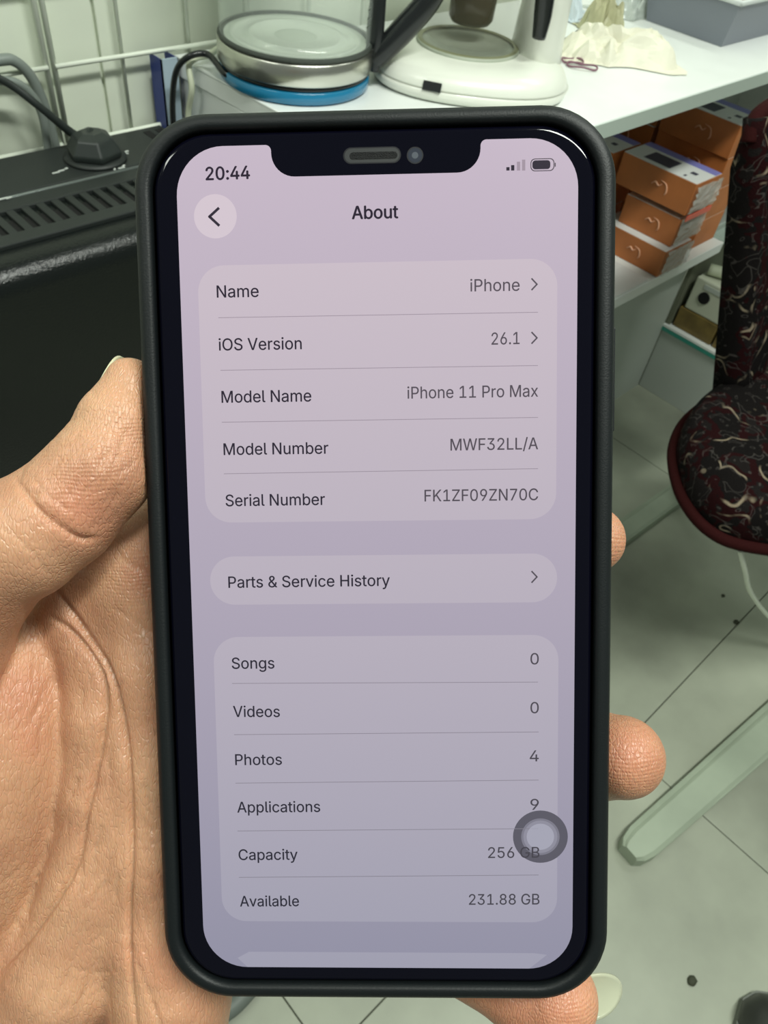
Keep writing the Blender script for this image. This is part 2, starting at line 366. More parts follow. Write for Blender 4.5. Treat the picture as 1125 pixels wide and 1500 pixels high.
B().lathe(cz, [(0, 0), (HR*.80, 0), (HR*.88, .006), (HR*.92, .03), (HR*.85, .07), (HR*.6, .12), (HR*.58, .12), (HR*.82, .07), (HR*.88, .03), (HR*.84, .007), (HR*.78, .002), (0, .002)], 56).build('glass_jug', M_cglass, cf, smooth=True)
B().lathe((hp.x+.012, hp.y+.012, TZ+.0402), [(0, .016), (.024, .0165), (.028, .022), (.030, .085), (0, .085)], 40).build('coffee', M_coffee, cf, smooth=True)
hb = Vector(on(789, 60, 2, TZ+.062)); 
B().tube([Vector(on(789, 56, 1, hb.y)), Vector(on(795, 22, 1, hb.y)), Vector(on(800, -20, 1, hb.y))], [.0085, .0115, .0125], 14, smooth=5, flat=.8).build('handle', M_gloss, cf, smooth=True)
B().lathe((hp.x, hp.y, TZ+.0402), [(0, .135), (HR*.62, .132), (HR*.63, .12), (0, .12)], 40).build('lid', M_gloss, cf, smooth=True)

# ------------------------------------------------------------------ clutter on the table
def crumple(c, sx, sy, h, seed, n=26, rot=0.0, ridge=1.0, edge=True):
    def fn(u, v):
        x = (u-.5)*sx; y = (v-.5)*sy
        nn = mnoise.noise(Vector((u*3+seed, v*3, seed*.7)))*.6 + mnoise.noise(Vector((u*8, v*8+seed, 3.1)))*.35 + abs(mnoise.noise(Vector((u*5+seed*2, v*5, 9))))*ridge
        r = max(0, 1-((u-.5)**2+(v-.5)**2)*4.2)
        z = max(.0006, h*(r**.6)*(.45+nn))
        x += mnoise.noise(Vector((u*4, v*4, seed)))*sx*.12; y += mnoise.noise(Vector((u*4, v*4, seed+5)))*sy*.12
        return (c[0]+x*math.cos(rot)-y*math.sin(rot), c[1]+x*math.sin(rot)+y*math.cos(rot), c[2]+z)
    return B().grid(fn, n, n)
M_paper = mat('cream_paper', (.84, .82, .68), .6, var=.12, vscale=30)
M_peel = mat('yellow_green_wrap', (.58, .57, .36), .5, var=.3, vscale=30)
M_bag = mat('clear_plastic_film', (.62, .68, .64), .18, alpha=.45, spec=.8)
c = on(905, 84, 2, TZ)
o = crumple((c[0], c[1], TZ+.0008), .17, .10, .042, 1.3, rot=-.75).build('crumpled_paper', M_paper, solid=.0006); tag(o, 'cream crumpled paper wrapper lying right of the coffee maker', 'paper')
c = on(898, 60, 2, TZ+.01)
o = crumple((c[0]+.06, c[1]+.06, TZ+.0008), .07, .07, .06, 4.1, rot=-.4, n=20).build('wrapper', M_peel, solid=.0006); tag(o, 'yellow green crumpled wrapper behind the cream paper', 'wrapper')
c = on(955, 20, 2, TZ)
o = crumple((c[0]-.055, c[1]+.03, TZ+.0008), .11, .09, .055, 7.7, n=34, rot=-.2).build('plastic_bag', M_bag, smooth=True, solid=.0004); tag(o, 'clear crumpled plastic bag behind papers at the back of table', 'bag')
c = on(838, 24, 2, TZ)
o = crumple((c[0]-.005, c[1]+.015, TZ+.0008), .09, .06, .035, 2.2, n=14, rot=.5).build('tissue', mat('bluish_tissue', (.55, .63, .68), .6), solid=.0006); tag(o, 'small pale blue tissue at the back beside coffee maker', 'tissue')
c = on(851, 47, 2, TZ+.02)
pn = root('marker', 'small orange tipped dark marker by the pale blue tissue', 'marker', (c[0], c[1], TZ))
B().tube([(c[0]-.02, c[1]+.015, TZ+.004), (c[0]-.002, c[1], TZ+.022)], .0035, 8).build('barrel', M_gloss, pn, smooth=True)
B().tube([(c[0]-.002, c[1], TZ+.022), (c[0]+.012, c[1]-.010, TZ+.030)], [.0035, .002], 8).build('tip', mat('orange_tip', (.7, .18, .05), .5), pn, smooth=True)
M_band = mat('purple_elastic', (.22, .10, .14), .5)
def ringpts(px, py, rx, ry, rot, n=26, z=.003):
    c = Vector(on(px, py, 2, TZ)); out = []
    for i in range(n+1):
        a = 2*math.pi*i/n; out.append((c.x + rx*math.cos(a)*math.cos(rot)-ry*math.sin(a)*math.sin(rot), c.y + rx*math.cos(a)*math.sin(rot)+ry*math.sin(a)*math.cos(rot), TZ+z+.0012*math.sin(3*a)))
    return out
g = B().tube(ringpts(838, 92, .016, .011, -.5), .0012, 8); g.tube(ringpts(852, 100, .021, .011, -.9), .0013, 8)
o = g.build('elastic_band', M_band, smooth=True); tag(o, 'purple elastic band with two loops on the white table', 'band')
# translucent tray
M_tray = mat('grey_translucent_tray', (.20, .22, .26), .35, alpha=.93)
M_rim = mat('tray_rim_white', (.60, .64, .62), .35)
tx0, ty0 = 1.335, .612
tr = root('storage_tray', 'grey plastic tray with white rim at the right end of white table', 'tray', (tx0+.15, ty0+.08, TZ+.001))
B().loft([[(tx0+.0, ty0+.0, TZ+.001), (tx0+.30, ty0+.0, TZ+.001), (tx0+.30, ty0+.14, TZ+.001), (tx0, ty0+.14, TZ+.001)],
          [(tx0-.012, ty0-.012, TZ+.062), (tx0+.312, ty0-.012, TZ+.062), (tx0+.312, ty0+.152, TZ+.062), (tx0-.012, ty0+.152, TZ+.062)]], cap1=False).build('tray_body', M_tray, tr, solid=.002)
g = B(); q = [(tx0-.013, ty0-.013), (tx0+.313, ty0-.013), (tx0+.313, ty0+.153), (tx0-.013, ty0+.153)]
for i in range(4):
    a, b = q[i], q[(i+1) % 4]; g.tube([(a[0], a[1], TZ+.0632), (b[0], b[1], TZ+.0632)], .0042, 8)
g.build('rim', M_rim, tr, smooth=True)
o = crumple((tx0+.15, ty0+.07, TZ+.0045), .26, .11, .055, 3.3, n=24).build('pink_pouch', mat('pink_mottled_film', (.42, .22, .24), .4, var=.5, vscale=60), smooth=True); tag(o, 'pinkish mottled pouch lying inside the grey tray', 'pouch')

# ------------------------------------------------------------------ counter, cabinet and boxes below the table
CZ = .39
ct = root('low_counter', 'low white counter under the table carrying orange boxes', 'counter', (1.1, .75, 0))
B().box((.62, .552, CZ-.022), (1.545, .90, CZ)).build('counter_top', M_white, ct, bevel=.001)
B().box((.64, .600, 0), (1.543, .618, CZ-.022)).build('front_panel', M_panel, ct)
B().box((.64, .618, 0), (.66, .90, CZ-.022)).build('side_panel', M_panel, ct)
B().box((1.525, .618, 0), (1.543, .90, CZ-.022)).build('side_panel', M_panel, ct)
M_card = mat('orange_carton', (.52, .17, .045), .55, var=.18, vscale=20)
M_cardt = mat('carton_top_white', (.74, .75, .74), .45)
M_cardp = mat('carton_violet_strip', (.22, .22, .55), .45)
M_cardl = mat('carton_logo_pale', (.78, .42, .26), .5)
M_dark = mat('carton_dark_print', (.05, .05, .08), .5)
M_film = mat('silver_shrink_film', (.55, .60, .58), .25, alpha=.55, spec=.9, bump=1.0, bscale=120)
def carton(x0, y0, z0, lx, ly, lz, label, front_label=False, strip=True, dz=0):
    o = root('carton', label, 'box', (x0+lx/2, y0+ly/2, z0), 'orange cartons on the low counter')
    B().box((x0, y0, z0), (x0+lx, y0+ly, z0+lz-.0008)).build('carton_body', M_card, o, bevel=.0008)
    B().box((x0+.0008, y0+.0008, z0+lz-.0008), (x0+lx-.0008, y0+ly-.0008, z0+lz)).build('printed_top', M_cardt, o)
    if strip:
        B().box((x0+lx*.74, y0+.001, z0+lz), (x0+lx-.001, y0+ly-.001, z0+lz+.0003)).build('violet_strip', M_cardp, o)
        B().box((x0+lx*.15, y0+ly*.42, z0+lz), (x0+lx*.62, y0+ly*.78, z0+lz+.0003)).build('dark_picture', M_dark, o)
        g = B(); g.box((x0+lx*.35, y0+ly*.14, z0+lz), (x0+lx*.48, y0+ly*.22, z0+lz+.0003)); g.box((x0+lx*.12, y0+ly*.2, z0+lz), (x0+lx*.2, y0+ly*.23, z0+lz+.0003))
        g.build('small_print', M_dark, o)
    # pale swirl mark on the long side
    g = B(); yc = y0+ly*.42; zc = z0+lz*.52; s = lz
    pts = [(x0-.0004, yc+s*.30, zc-.04*s), (x0-.0004, yc+s*.18, zc+.06*s), (x0-.0004, yc+s*.05, zc-.02*s), (x0-.0004, yc-s*.05, zc+.06*s)]
    g.tube(pts, [.0012, .0022, .002, .0012], 6, smooth=4, flat=.6)
    pts = [(x0-.0004, yc+s*.02, zc+.16*s), (x0-.0004, yc-s*.20, zc+.10*s), (x0-.0004, yc-s*.28, zc-.10*s), (x0-.0004, yc-s*.24, zc-.2*s)]
    g.tube(pts, [.0006, .0016, .0022, .0014], 6, smooth=4, flat=.6)
    g.build('side_logo', M_cardl, o, smooth=True)
    return o
def film(o, x0, y0, z0, lx, lz, seed):
    def fn(u, v):
        n1 = mnoise.noise(Vector((u*5+seed, v*4, seed)))
        return (x0 + u*lx*1.02, y0 - .004 - .006*abs(n1) - .004*v*(1-v), z0 + .004 + v*(lz-.006) + .002*n1)
    B().grid(fn, 14, 8).build('shrink_film', M_film, o)
b3 = carton(1.297, .553, CZ+.0005, .088, .145, .050, 'front orange carton, lowest of the stack on the low counter', strip=False)
b2 = carton(1.318, .560, CZ+.051, .088, .115, .053, 'front orange carton, middle one, set back under the white-topped one', strip=False)
b1 = carton(1.312, .553, CZ+.1145, .086, .152, .056, 'front orange carton with bright white top, uppermost of its stack')
for b, x, z, sd, y in ((b3, 1.297, CZ, 2, .553), (b2, 1.318, CZ+.052, 5, .560), (b1, 1.312, CZ+.1145, 9, .553)): film(b, x, y, z, .086, .054, sd)
B().box((1.312, .5475, CZ+.106), (1.396, .5490, CZ+.116)).build('red_seal_tape', mat('red_tape', (.75, .10, .05), .35), b1)
k = 0
for r, (z, xo) in enumerate(((CZ+.0005, 0), (CZ+.056, .012), (CZ+.1115, -.004))):
    carton(1.300+xo, .715, z, .088, .135, .055, ('lowest', 'middle', 'topmost')[r]+' carton in the shaded stack behind the front one')
wb = tag(B().box((1.02, .554, CZ), (1.272, .69, CZ+.004)).build('white_sheet', M_cardt, bevel=.0005), 'flat white card lying left of orange cartons', 'card')
B_names = ['lowest', 'second lowest', 'second highest', 'topmost']
for c_, (x0, y0, nm) in enumerate(((1.452, .575, 'right stack near the glass cabinet'), (1.456, .735, 'right rear stack under the table'))):
    for r in range(4):
        carton(x0+random.uniform(-.004, .004), y0, CZ+.0005+.0585*r, .09, .15, .058, B_names[r]+' carton of the '+nm, strip=r == 3)
# glass display cabinet whose glazed side faces the viewer
M_green = mat('glass_edge_green', (.04, .28, .22), .15, coat=.5)
M_inner = mat('cabinet_inner', (.16, .17, .12), .7)
dc = root('display_cabinet', 'low glazed display cabinet standing behind the patterned chair', 'cabinet', (1.8, .2, 0))
B().box((1.546, -.55, 0), (1.562, .600, .158)).build('base_panel', M_panel, dc, bevel=.001)
B().box((1.540, -.55, .1585), (1.95, .600, .168)).build('glass_edge_shelf', M_green, dc)
B().box((1.540, -.55, .1685), (1.95, .600, .1735)).build('shelf_strip', M_white, dc)
B().box((1.546, -.55, .386), (1.95, .600, .39)).build('top_glass', mat('cabinet_glass', (.7, .85, .78), .05, alpha=.35), dc)
B().box((1.94, -.55, .0), (1.95, .600, .386)).build('back_panel', M_inner, dc)
B().box((1.548, .590, .174), (1.94, .600, .386)).build('end_panel', M_inner, dc)
for y in (-.55, .03): B().box((1.548, y, .174), (1.56, y+.01, .386)).build('upright', M_wedge, dc)
B().box((1.562, -.55, 0), (1.94, -.535, .1585)).build('end_panel', M_panel, dc)
M_ivory = mat('ivory_plastic', (.55, .57, .46), .4)
M_gold = mat('brown_gold_card', (.22, .15, .04), .5, var=.4, vscale=30)
sb = root('socket_box', 'ivory socket box with two dark round holes in the display cabinet', 'socket box', (1.58, .50, .222))
B().box((1.556, .440, .2225), (1.64, .578, .298)).build('casing', M_ivory, sb, bevel=.003)
for (y, z, r) in ((.545, .262, .013), (.490, .258, .008)):
    B().tube([(1.553, y, z), (1.557, y, z)], r, 14).build('hole', M_hole, sb)
B().box((1.5545, .47, .280), (1.557, .555, .290)).build('slot', M_panel, sb)
for i, (y0, y1, z0, z1) in enumerate(((.49, .585, .1745, .2215), (.435, .485, .1745, .2215), (.33, .425, .1745, .25))):
    o = B().box((1.565 if i == 2 else 1.554, y0, z0), (1.62, y1, z1)).build('small_carton', M_gold, bevel=.001)
    tag(o, ('brown gold carton under the ivory socket box', 'smaller brown carton under the right end of socket box', 'brown carton half hidden by the patterned backrest')[i], 'box', 'brown cartons in the glass cabinet')
o = B().tube([(1.58, .57, .311), (1.60, .52, .313), (1.64, .47, .311)], .012, 10, smooth=4).build('cable_coil', M_cream, smooth=True); tag(o, 'cream coil lying on top of the ivory socket box', 'coil')

# ------------------------------------------------------------------ chair with oriental rug cover
def rug_material():
    m = bpy.data.materials.new('oriental_rug'); m.use_nodes = True; nt = m.node_tree; b = nt.nodes['Principled BSDF']; L = nt.links.new
    b.inputs['Roughness'].default_value = .9; b.inputs['Specular IOR Level'].default_value = .08
    b.inputs['Sheen Weight'].default_value = 0
    tc = nt.nodes.new('ShaderNodeTexCoord')
    nz = nt.nodes.new('ShaderNodeTexNoise'); nz.inputs['Scale'].default_value = 14; nz.inputs['Detail'].default_value = 2; L(tc.outputs['Object'], nz.inputs['Vector'])
    add = nt.nodes.new('ShaderNodeVectorMath'); add.operation = 'MULTIPLY_ADD'; L(nz.outputs['Color'], add.inputs[0]); add.inputs[1].default_value = (.07, .07, .07); L(tc.outputs['Object'], add.inputs[2])
    def ring(scale, freq, lo, hi):
        v = nt.nodes.new('ShaderNodeTexVoronoi'); v.inputs['Scale'].default_value = scale; L(add.outputs[0], v.inputs['Vector'])
        mm = nt.nodes.new('ShaderNodeMath'); mm.operation = 'MULTIPLY'; L(v.outputs['Distance'], mm.inputs[0]); mm.inputs[1].default_value = freq
        s = nt.nodes.new('ShaderNodeMath'); s.operation = 'SINE'; L(mm.outputs[0], s.inputs[0])
        r = nt.nodes.new('ShaderNodeValToRGB'); r.color_ramp.elements[0].position = lo; r.color_ramp.elements[1].position = hi; L(s.outputs[0], r.inputs[0]); return r, v
    r1, v1 = ring(19, 13, .88, 1.0)
    r2, v2 = ring(60, 11, .93, 1.0)
    n2 = nt.nodes.new('ShaderNodeTexNoise'); n2.inputs['Scale'].default_value = 22; n2.inputs['Detail'].default_value = 3; L(tc.outputs['Object'], n2.inputs['Vector'])
    base = nt.nodes.new('ShaderNodeValToRGB'); L(n2.outputs['Fac'], base.inputs[0])
    base.color_ramp.interpolation = 'CONSTANT'
    base.color_ramp.elements[0].color = (.006, .005, .005, 1); base.color_ramp.elements[1].position = .52; base.color_ramp.elements[1].color = (.014, .0025, .003, 1)
    e = base.color_ramp.elements.new(.60); e.color = (.010, .008, .008, 1)
    n3 = nt.nodes.new('ShaderNodeTexNoise'); n3.inputs['Scale'].default_value = 30; L(tc.outputs['Object'], n3.inputs['Vector'])
    gate = nt.nodes.new('ShaderNodeValToRGB'); gate.color_ramp.elements[0].position = .50; gate.color_ramp.elements[1].position = .62; L(n3.outputs['Fac'], gate.inputs[0])
    f1 = nt.nodes.new('ShaderNodeMath'); f1.operation = 'MULTIPLY'; L(r1.outputs[0], f1.inputs[0]); L(gate.outputs[0], f1.inputs[1])
    mx = nt.nodes.new('ShaderNodeMix'); mx.data_type = 'RGBA'; L(f1.outputs[0], mx.inputs[0]); L(base.outputs[0], mx.inputs[6]); mx.inputs[7].default_value = (.26, .21, .15, 1)
    mx2 = nt.nodes.new('ShaderNodeMix'); mx2.data_type = 'RGBA'; 
    f2 = nt.nodes.new('ShaderNodeMath'); f2.operation = 'MULTIPLY'; L(r2.outputs[0], f2.inputs[0]); f2.inputs[1].default_value = .5
    L(f2.outputs[0], mx2.inputs[0]); L(mx.outputs[2], mx2.inputs[6]); mx2.inputs[7].default_value = (.09, .08, .075, 1)
    L(mx2.outputs[2], b.inputs['Base Color'])
    bn = nt.nodes.new('ShaderNodeTexNoise'); bn.inputs['Scale'].default_value = 500; L(tc.outputs['Object'], bn.inputs['Vector'])
    bp = nt.nodes.new('ShaderNodeBump'); bp.inputs['Strength'].default_value = .6; bp.inputs['Distance'].default_value = .002; L(bn.outputs['Fac'], bp.inputs['Height']); L(bp.outputs[0], b.inputs['Normal'])
    return m
M_rug = rug_material()
M_pipe = mat('dark_red_binding', (.026, .004, .004), .85, spec=.1, bump=.5, bscale=400)
M_rail = mat('pale_grey_green_rail', (.38, .44, .34), .5, var=.2, vscale=9)
ch = root('armchair', 'chair covered in dark red patterned rug on pale rails at the right', 'chair', (1.0, .05, 0))
outl = [Vector((x, y, 0)) for x, y in ((.995, .252), (.90, .247), (.822, .222), (.765, .182), (.733, .143), (.722, .108), (.732, .076), (.775, .03), (.86, -.04), (.97, -.12), (1.1, -.15), (1.22, -.08), (1.25, .05), (1.2, .2), (1.1, .255))]
outl = catmull([Vector((1.045 + (p.x-1.0)*.91, p.y + .035, 0)) for p in outl], 5, closed=True); cc = Vector((1.045, .095, 0))
def sc_(k, z): return [tuple(cc + (p-cc)*k + Vector((0, 0, z))) for p in outl]
B().loft([sc_(.93, .385), sc_(.985, .395), sc_(1.0, .415), sc_(.99, .437), sc_(.95, .450), sc_(.86, .460), sc_(.6, .466)]).build('seat_cushion', M_rug, ch, smooth=True)
band = sc_(1.002, .400); B().tube(band + [band[0]], .009, 8, flat=.9).build('seat_binding', M_pipe, ch, smooth=True)
# backrest leaning away, rounded edges
def back_loop(t):
    xl = 1.008 - .040*t; y = .262 + .115*t; z = .43 + .355*t; th = .022
    if t > .93: th *= .55
    pts = []
    for (x, dy) in ((xl+.006, -th), (xl, 0), (xl+.006, th), (1.2, th), (1.33, th), (1.336, 0), (1.33, -th), (1.2, -th*1.2)): pts.append((x, y+dy, z - dy*.3))
    return pts
B().loft([back_loop(t) for t in (0, .1, .25, .4, .55, .7, .85, .95, 1.0)]).build('backrest', M_rug, ch, smooth=True)
B().tube([(.975, .371, .76), (.985, .378, .782), (1.03, .382, .789), (1.15, .382, .790), (1.31, .382, .789)], .010, 10, smooth=5).build('backrest_binding', M_pipe, ch, smooth=True)
def rail(x0, y0, x1, y1, wd, h, wd2=None):
    d = Vector((x1-x0, y1-y0, 0)).normalized(); nrm = Vector((-d.y, d.x, 0)); out = []
    prof = [(0, .55), (.01, .85), (.03, 1.0)]
    L_ = (Vector((x1, y1, 0))-Vector((x0, y0, 0))).length
    for (s, k) in prof + [(L_-.02, 1), (L_, .8)]:
        c = Vector((x0, y0, 0)) + d*s; w2 = (wd + ((wd2 or wd)-wd)*min(1, s/.4))/2*k
        out.append([tuple(c + nrm*a + Vector((0, 0, z))) for a, z in ((-w2, 0.0005), (-w2, h*.8), (-w2*.75, h), (w2*.55, h), (w2*.75, h*.88), (w2, h*.8), (w2, .0005))])
    return B().loft(out)
rail(.588, -.026, 1.36, -.115, .046, .026, .072).build('floor_rail', M_rail, ch, smooth=False)
rail(.80, .350, 1.42, .322, .044, .022).build('floor_rail', M_rail, ch, smooth=False)
for (x, y, y2) in ((1.22, -.09, -.06), (1.28, .325, .20)):
    B().tube([(x, y, .02), (x-.02, y2, .40)], .016, 10).build('leg', M_rail, ch, smooth=True)
B().box((1.0, -.05, .368), (1.24, .24, .384)).build('seat_board', M_rail, ch)
B().tube([(1.15, .285, .375), (1.15, .30, .44), (1.15, .305, .50)], .012, 8).build('back_bracket', M_rail, ch)
pts = [Vector(on(1084, 806, 2, .38)), Vector(on(1088, 822, 2, .36)), Vector(on(1092, 838, 2, .33)), Vector(on(1100, 868, 2, .25)), Vector(on(1128, 905, 2, .15)), Vector(on(1180, 950, 2, .02))]
B().tube(pts, .0035, 8, smooth=5).build('hanging_cord', M_wire, ch, smooth=True)

# ------------------------------------------------------------------ floor bits
M_crumb = mat('dark_scrap', (.04, .045, .025), .8)
for (px, py, s, lb) in ((1013, 1437, .007, 'small dark scrap on the floor near lower right corner'), (1078, 912, .006, 'tiny dark speck on floor below the patterned seat'), (1059, 873, .004, 'faint dark speck on floor just left of chair cord')):
    c = on(px, py, 2, 0)
    g = B(); bm = bmesh.new(); bmesh.ops.create_icosphere(bm, subdivisions=2, radius=1)
    vs = [(c[0]+v.co.x*s*(1+.4*mnoise.noise(v.co*2)), c[1]+v.co.y*s*.8*(1+.4*mnoise.noise(v.co*3)), max(0.0003, s*.3+v.co.z*s*.4)) for v in bm.verts]
    fs = [tuple(v.index for v in f.verts) for f in bm.faces]; bm.free()
    o = g.add(vs, fs).build('floor_scrap', M_crumb, smooth=True); tag(o, lb, 'scrap', 'scraps on the floor')
M_shoe = mat('shoe_dark_leather', (.03, .032, .028), .4)
sh = root('shoe', 'toe of a dark shoe on the floor at the lower right corner', 'shoe', (.53, -.27, 0))
c0 = Vector(on(1088, 1478, 2, .02)); dirs = Vector((.25, -.97, 0))
lp = []; lps = []
side = Vector((.97, .25, 0))
for (s, w, h) in ((0, .012, .018), (.012, .03, .034), (.035, .042, .045), (.08, .05, .055), (.14, .046, .07), (.20, .04, .085), (.25, .034, .085), (.27, .02, .07)):
    c = Vector((c0.x, c0.y, 0)) + dirs*s
    lp.append([tuple(c + side*w*math.cos(a) + Vector((0, 0, .012 + h*max(0, math.sin(a))))) for a in [math.pi*i/10 for i in range(11)]])
    lps.append([tuple(c + side*(w+.004)*a + Vector((0, 0, z))) for a, z in ((-1, 0.0005), (1, .0005), (1, .012), (-1, .012))])
B().loft(lp).build('upper', M_shoe, sh, smooth=True); B().loft(lps).build('sole', mat('shoe_sole_grey', (.16, .17, .15), .7), sh)
pts = [on(372, 1440, 2, .012), on(345, 1470, 2, .012), on(318, 1490, 2, .012), on(270, 1530, 2, .012), on(200, 1560, 2, .012), on(60, 1590, 2, .012), on(-140, 1560, 2, .012)]
o = B().tube(pts, .0115, 12, smooth=5).build('grey_hose', mat('grey_hose_rubber', (.12, .14, .125), .55), smooth=True); tag(o, 'dark grey hose on the floor below the palm at phone corner', 'hose')

# ------------------------------------------------------------------ smartphone (local frame: x right, y up, z towards the viewer, metres)
mm = .001
h1 = np.array([.99951835, -.01143969, -.028848]); h1 /= np.linalg.norm(h1)
h2 = np.array([.01881908, .99607677, .08646907]); h2 -= h1*(h1@h2); h2 /= np.linalg.norm(h2)
h3 = np.cross(h1, h2)                                    # away from the viewer (camera frame, y down)
PT = np.array([-.4487, 11.157, 137.73])*mm
c2w = lambda v: MW @ v
Pm = Matrix.Identity(4)
for i, a in enumerate((c2w(h1), c2w(-h2), c2w(-h3))):
    for r in range(3): Pm[r][i] = a[r]
for r in range(3): Pm[r][3] = (CAMPOS + c2w(PT))[r]
phone = root('smartphone', 'smartphone in a black case held up showing its settings page', 'phone', matrix=Pm)
def S(px, py):      # photograph position -> point on the screen plane, millimetres
    d = np.array([(px-IW/2)/FPX, (py-IH/2)/FPX, 1.0]); t = (PT @ h3)/(d @ h3); q = d*t - PT
    return (q @ h1)/mm, -(q @ h2)/mm
M_case = mat('black_silicone_case', (.004, .006, .007), .5, bump=.08, bscale=3000, spec=.35)
M_casein = mat('black_case_inner', (.006, .008, .009), .5)
M_bezel = mat('black_phone_glass', (.002, .002, .006), .05, spec=.22)
M_frame = mat('dark_steel_frame', (.05, .055, .06), .18, metal=1)
CW, CH = 83.4, 161.3
CX, CY = -.5, -.25
def L3(w, h, r, z, ox=-.5, oy=-.25): return [((p[0]+ox)*mm, (p[1]+oy)*mm, z*mm) for p in rrect(w, h, r, 12)]
g = B().loft([L3(CW-8, CH-8, 9, -10.2), L3(CW-3, CH-3, 11.5, -9.9), L3(CW-.8, CH-.8, 12.6, -8.9), L3(CW, CH, 13, -7), L3(CW, CH, 13, -2.6), L3(CW-.35, CH-.35, 12.8, -.8), L3(CW-1.4, CH-1.4, 12.4, .35), L3(CW-3.0, CH-3.0, 11.8, .95), L3(CW-5.2, CH-5.2, 10.9, 1.05), L3(CW-6.2, CH-6.2, 10.5, .75), L3(CW-6.6, CH-6.6, 10.3, .1), L3(CW-6.6, CH-6.6, 10.3, -1.3), L3(CW-5.0, CH-5.0, 10.8, -1.5), L3(CW-5.0, CH-5.0, 10.8, -8.6)], cap0=True, cap1=True)
case = g.build('case', M_case, phone, smooth=True)
B().loft([L3(77.9, 157.0, 10.5, -8.4), L3(77.9, 157.0, 10.5, -1.95)]).build('frame', M_frame, phone, smooth=True)
B().loft([L3(77.6, 156.6, 10.4, -1.9), L3(76.4, 154.6, 10.2, -1.4), L3(76.1, 154.3, 10.0, -.8), L3(75.6, 153.9, 9.8, -.3), L3(74.8, 153.2, 9.5, -.05), L3(74.0, 152.6, 9.2, 0), L3(73.4, 152.0, 9.0, .005), L3(70, 148.6, 8, .005)]).build('front_glass', M_bezel, phone, smooth=True)
sx, sy0 = S(899, 475); _, sy1 = S(899, 632)
g = B().loft([[(x*mm, y*mm, z*mm) for (y, z) in ((sy0, -5), (sy0, -3), (sy1, -3), (sy1, -5))] for x in (CW/2-1.1, CW/2+.2)]).build('side_button', M_case, phone, bevel=.0003)
# display outline with notch
SW, SH = 68.88, 149.07
def disp_outline():
    r = 8.2; pts = []
    def arc(cx, cy, r, a0, a1, n=12):
        for i in range(n+1):
            a = math.radians(a0+(a1-a0)*i/n); pts.append((cx+r*math.cos(a), cy+r*math.sin(a)))
    arc(SW/2-r, SH/2-r, r, 0, 90)
    nw = 17.9; nh = 5.35
    arc(nw+1.0, SH/2-1.0, 1.0, 90, 180, 6)
    arc(nw-4.0, SH/2-nh+4.0, 4.0, 0, -90, 10)
    arc(-nw+4.0, SH/2-nh+4.0, 4.0, 270, 180, 10)
    arc(-nw-1.0, SH/2-1.0, 1.0, 0, 90, 6)
    arc(-SW/2+r, SH/2-r, r, 90, 180); arc(-SW/2+r, -SH/2+r, r, 180, 270); arc(SW/2-r, -SH/2+r, r, 270, 360)
    return pts
def screen_mat(name, top, bot, strength=1.0, rough=.12, base=(.01, .01, .012)):  # top-to-bottom fade puts uneven viewing light into the emission colour
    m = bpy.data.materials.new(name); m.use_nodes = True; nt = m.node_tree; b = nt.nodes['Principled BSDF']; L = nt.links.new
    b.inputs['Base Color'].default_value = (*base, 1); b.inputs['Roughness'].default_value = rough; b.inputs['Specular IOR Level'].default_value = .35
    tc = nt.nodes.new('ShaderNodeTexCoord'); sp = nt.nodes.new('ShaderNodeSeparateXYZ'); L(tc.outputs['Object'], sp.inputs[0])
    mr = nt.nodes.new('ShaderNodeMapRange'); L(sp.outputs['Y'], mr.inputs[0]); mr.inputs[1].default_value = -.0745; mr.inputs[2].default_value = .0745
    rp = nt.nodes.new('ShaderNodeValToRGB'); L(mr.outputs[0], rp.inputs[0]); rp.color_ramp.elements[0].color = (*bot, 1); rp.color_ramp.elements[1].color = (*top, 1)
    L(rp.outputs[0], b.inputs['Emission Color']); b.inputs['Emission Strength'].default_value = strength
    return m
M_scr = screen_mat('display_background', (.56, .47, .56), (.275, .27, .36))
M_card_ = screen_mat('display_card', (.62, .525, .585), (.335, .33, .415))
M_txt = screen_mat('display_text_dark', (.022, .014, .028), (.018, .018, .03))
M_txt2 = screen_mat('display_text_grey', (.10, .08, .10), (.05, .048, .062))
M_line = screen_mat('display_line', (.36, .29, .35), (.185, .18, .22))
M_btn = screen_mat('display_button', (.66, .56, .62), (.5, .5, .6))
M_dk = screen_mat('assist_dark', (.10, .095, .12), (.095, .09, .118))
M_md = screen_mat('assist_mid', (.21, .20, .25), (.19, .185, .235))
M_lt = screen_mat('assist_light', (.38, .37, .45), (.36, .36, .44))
def flat(poly, z, name, m, parent):
    me = bpy.data.meshes.new(name); bm = bmesh.new()
    vs = [bm.verts.new((x*mm, y*mm, z*mm)) for x, y in poly]; f = bm.faces.new(vs); f.normal_update()
    if f.normal.z < 0: f.normal_flip()
    bmesh.ops.triangulate(bm, faces=[f]); bm.to_mesh(me); bm.free(); me.materials.append(m)
    o = bpy.data.objects.new(name, me); COL.objects.link(o); o.parent = parent; ORG[o.name] = Vector((0, 0, 0)); return o
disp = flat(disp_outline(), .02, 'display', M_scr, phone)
def card(p0, p1, r, name='settings_card'):
    (x0, y0), (x1, y1) = S(*p0), S(*p1)
    return flat([(p[0], p[1]) for p in rrect(x1-x0, abs(y1-y0), r, 10, 0, (x0+x1)/2, (y0+y1)/2)], .04, name, M_card_, disp)
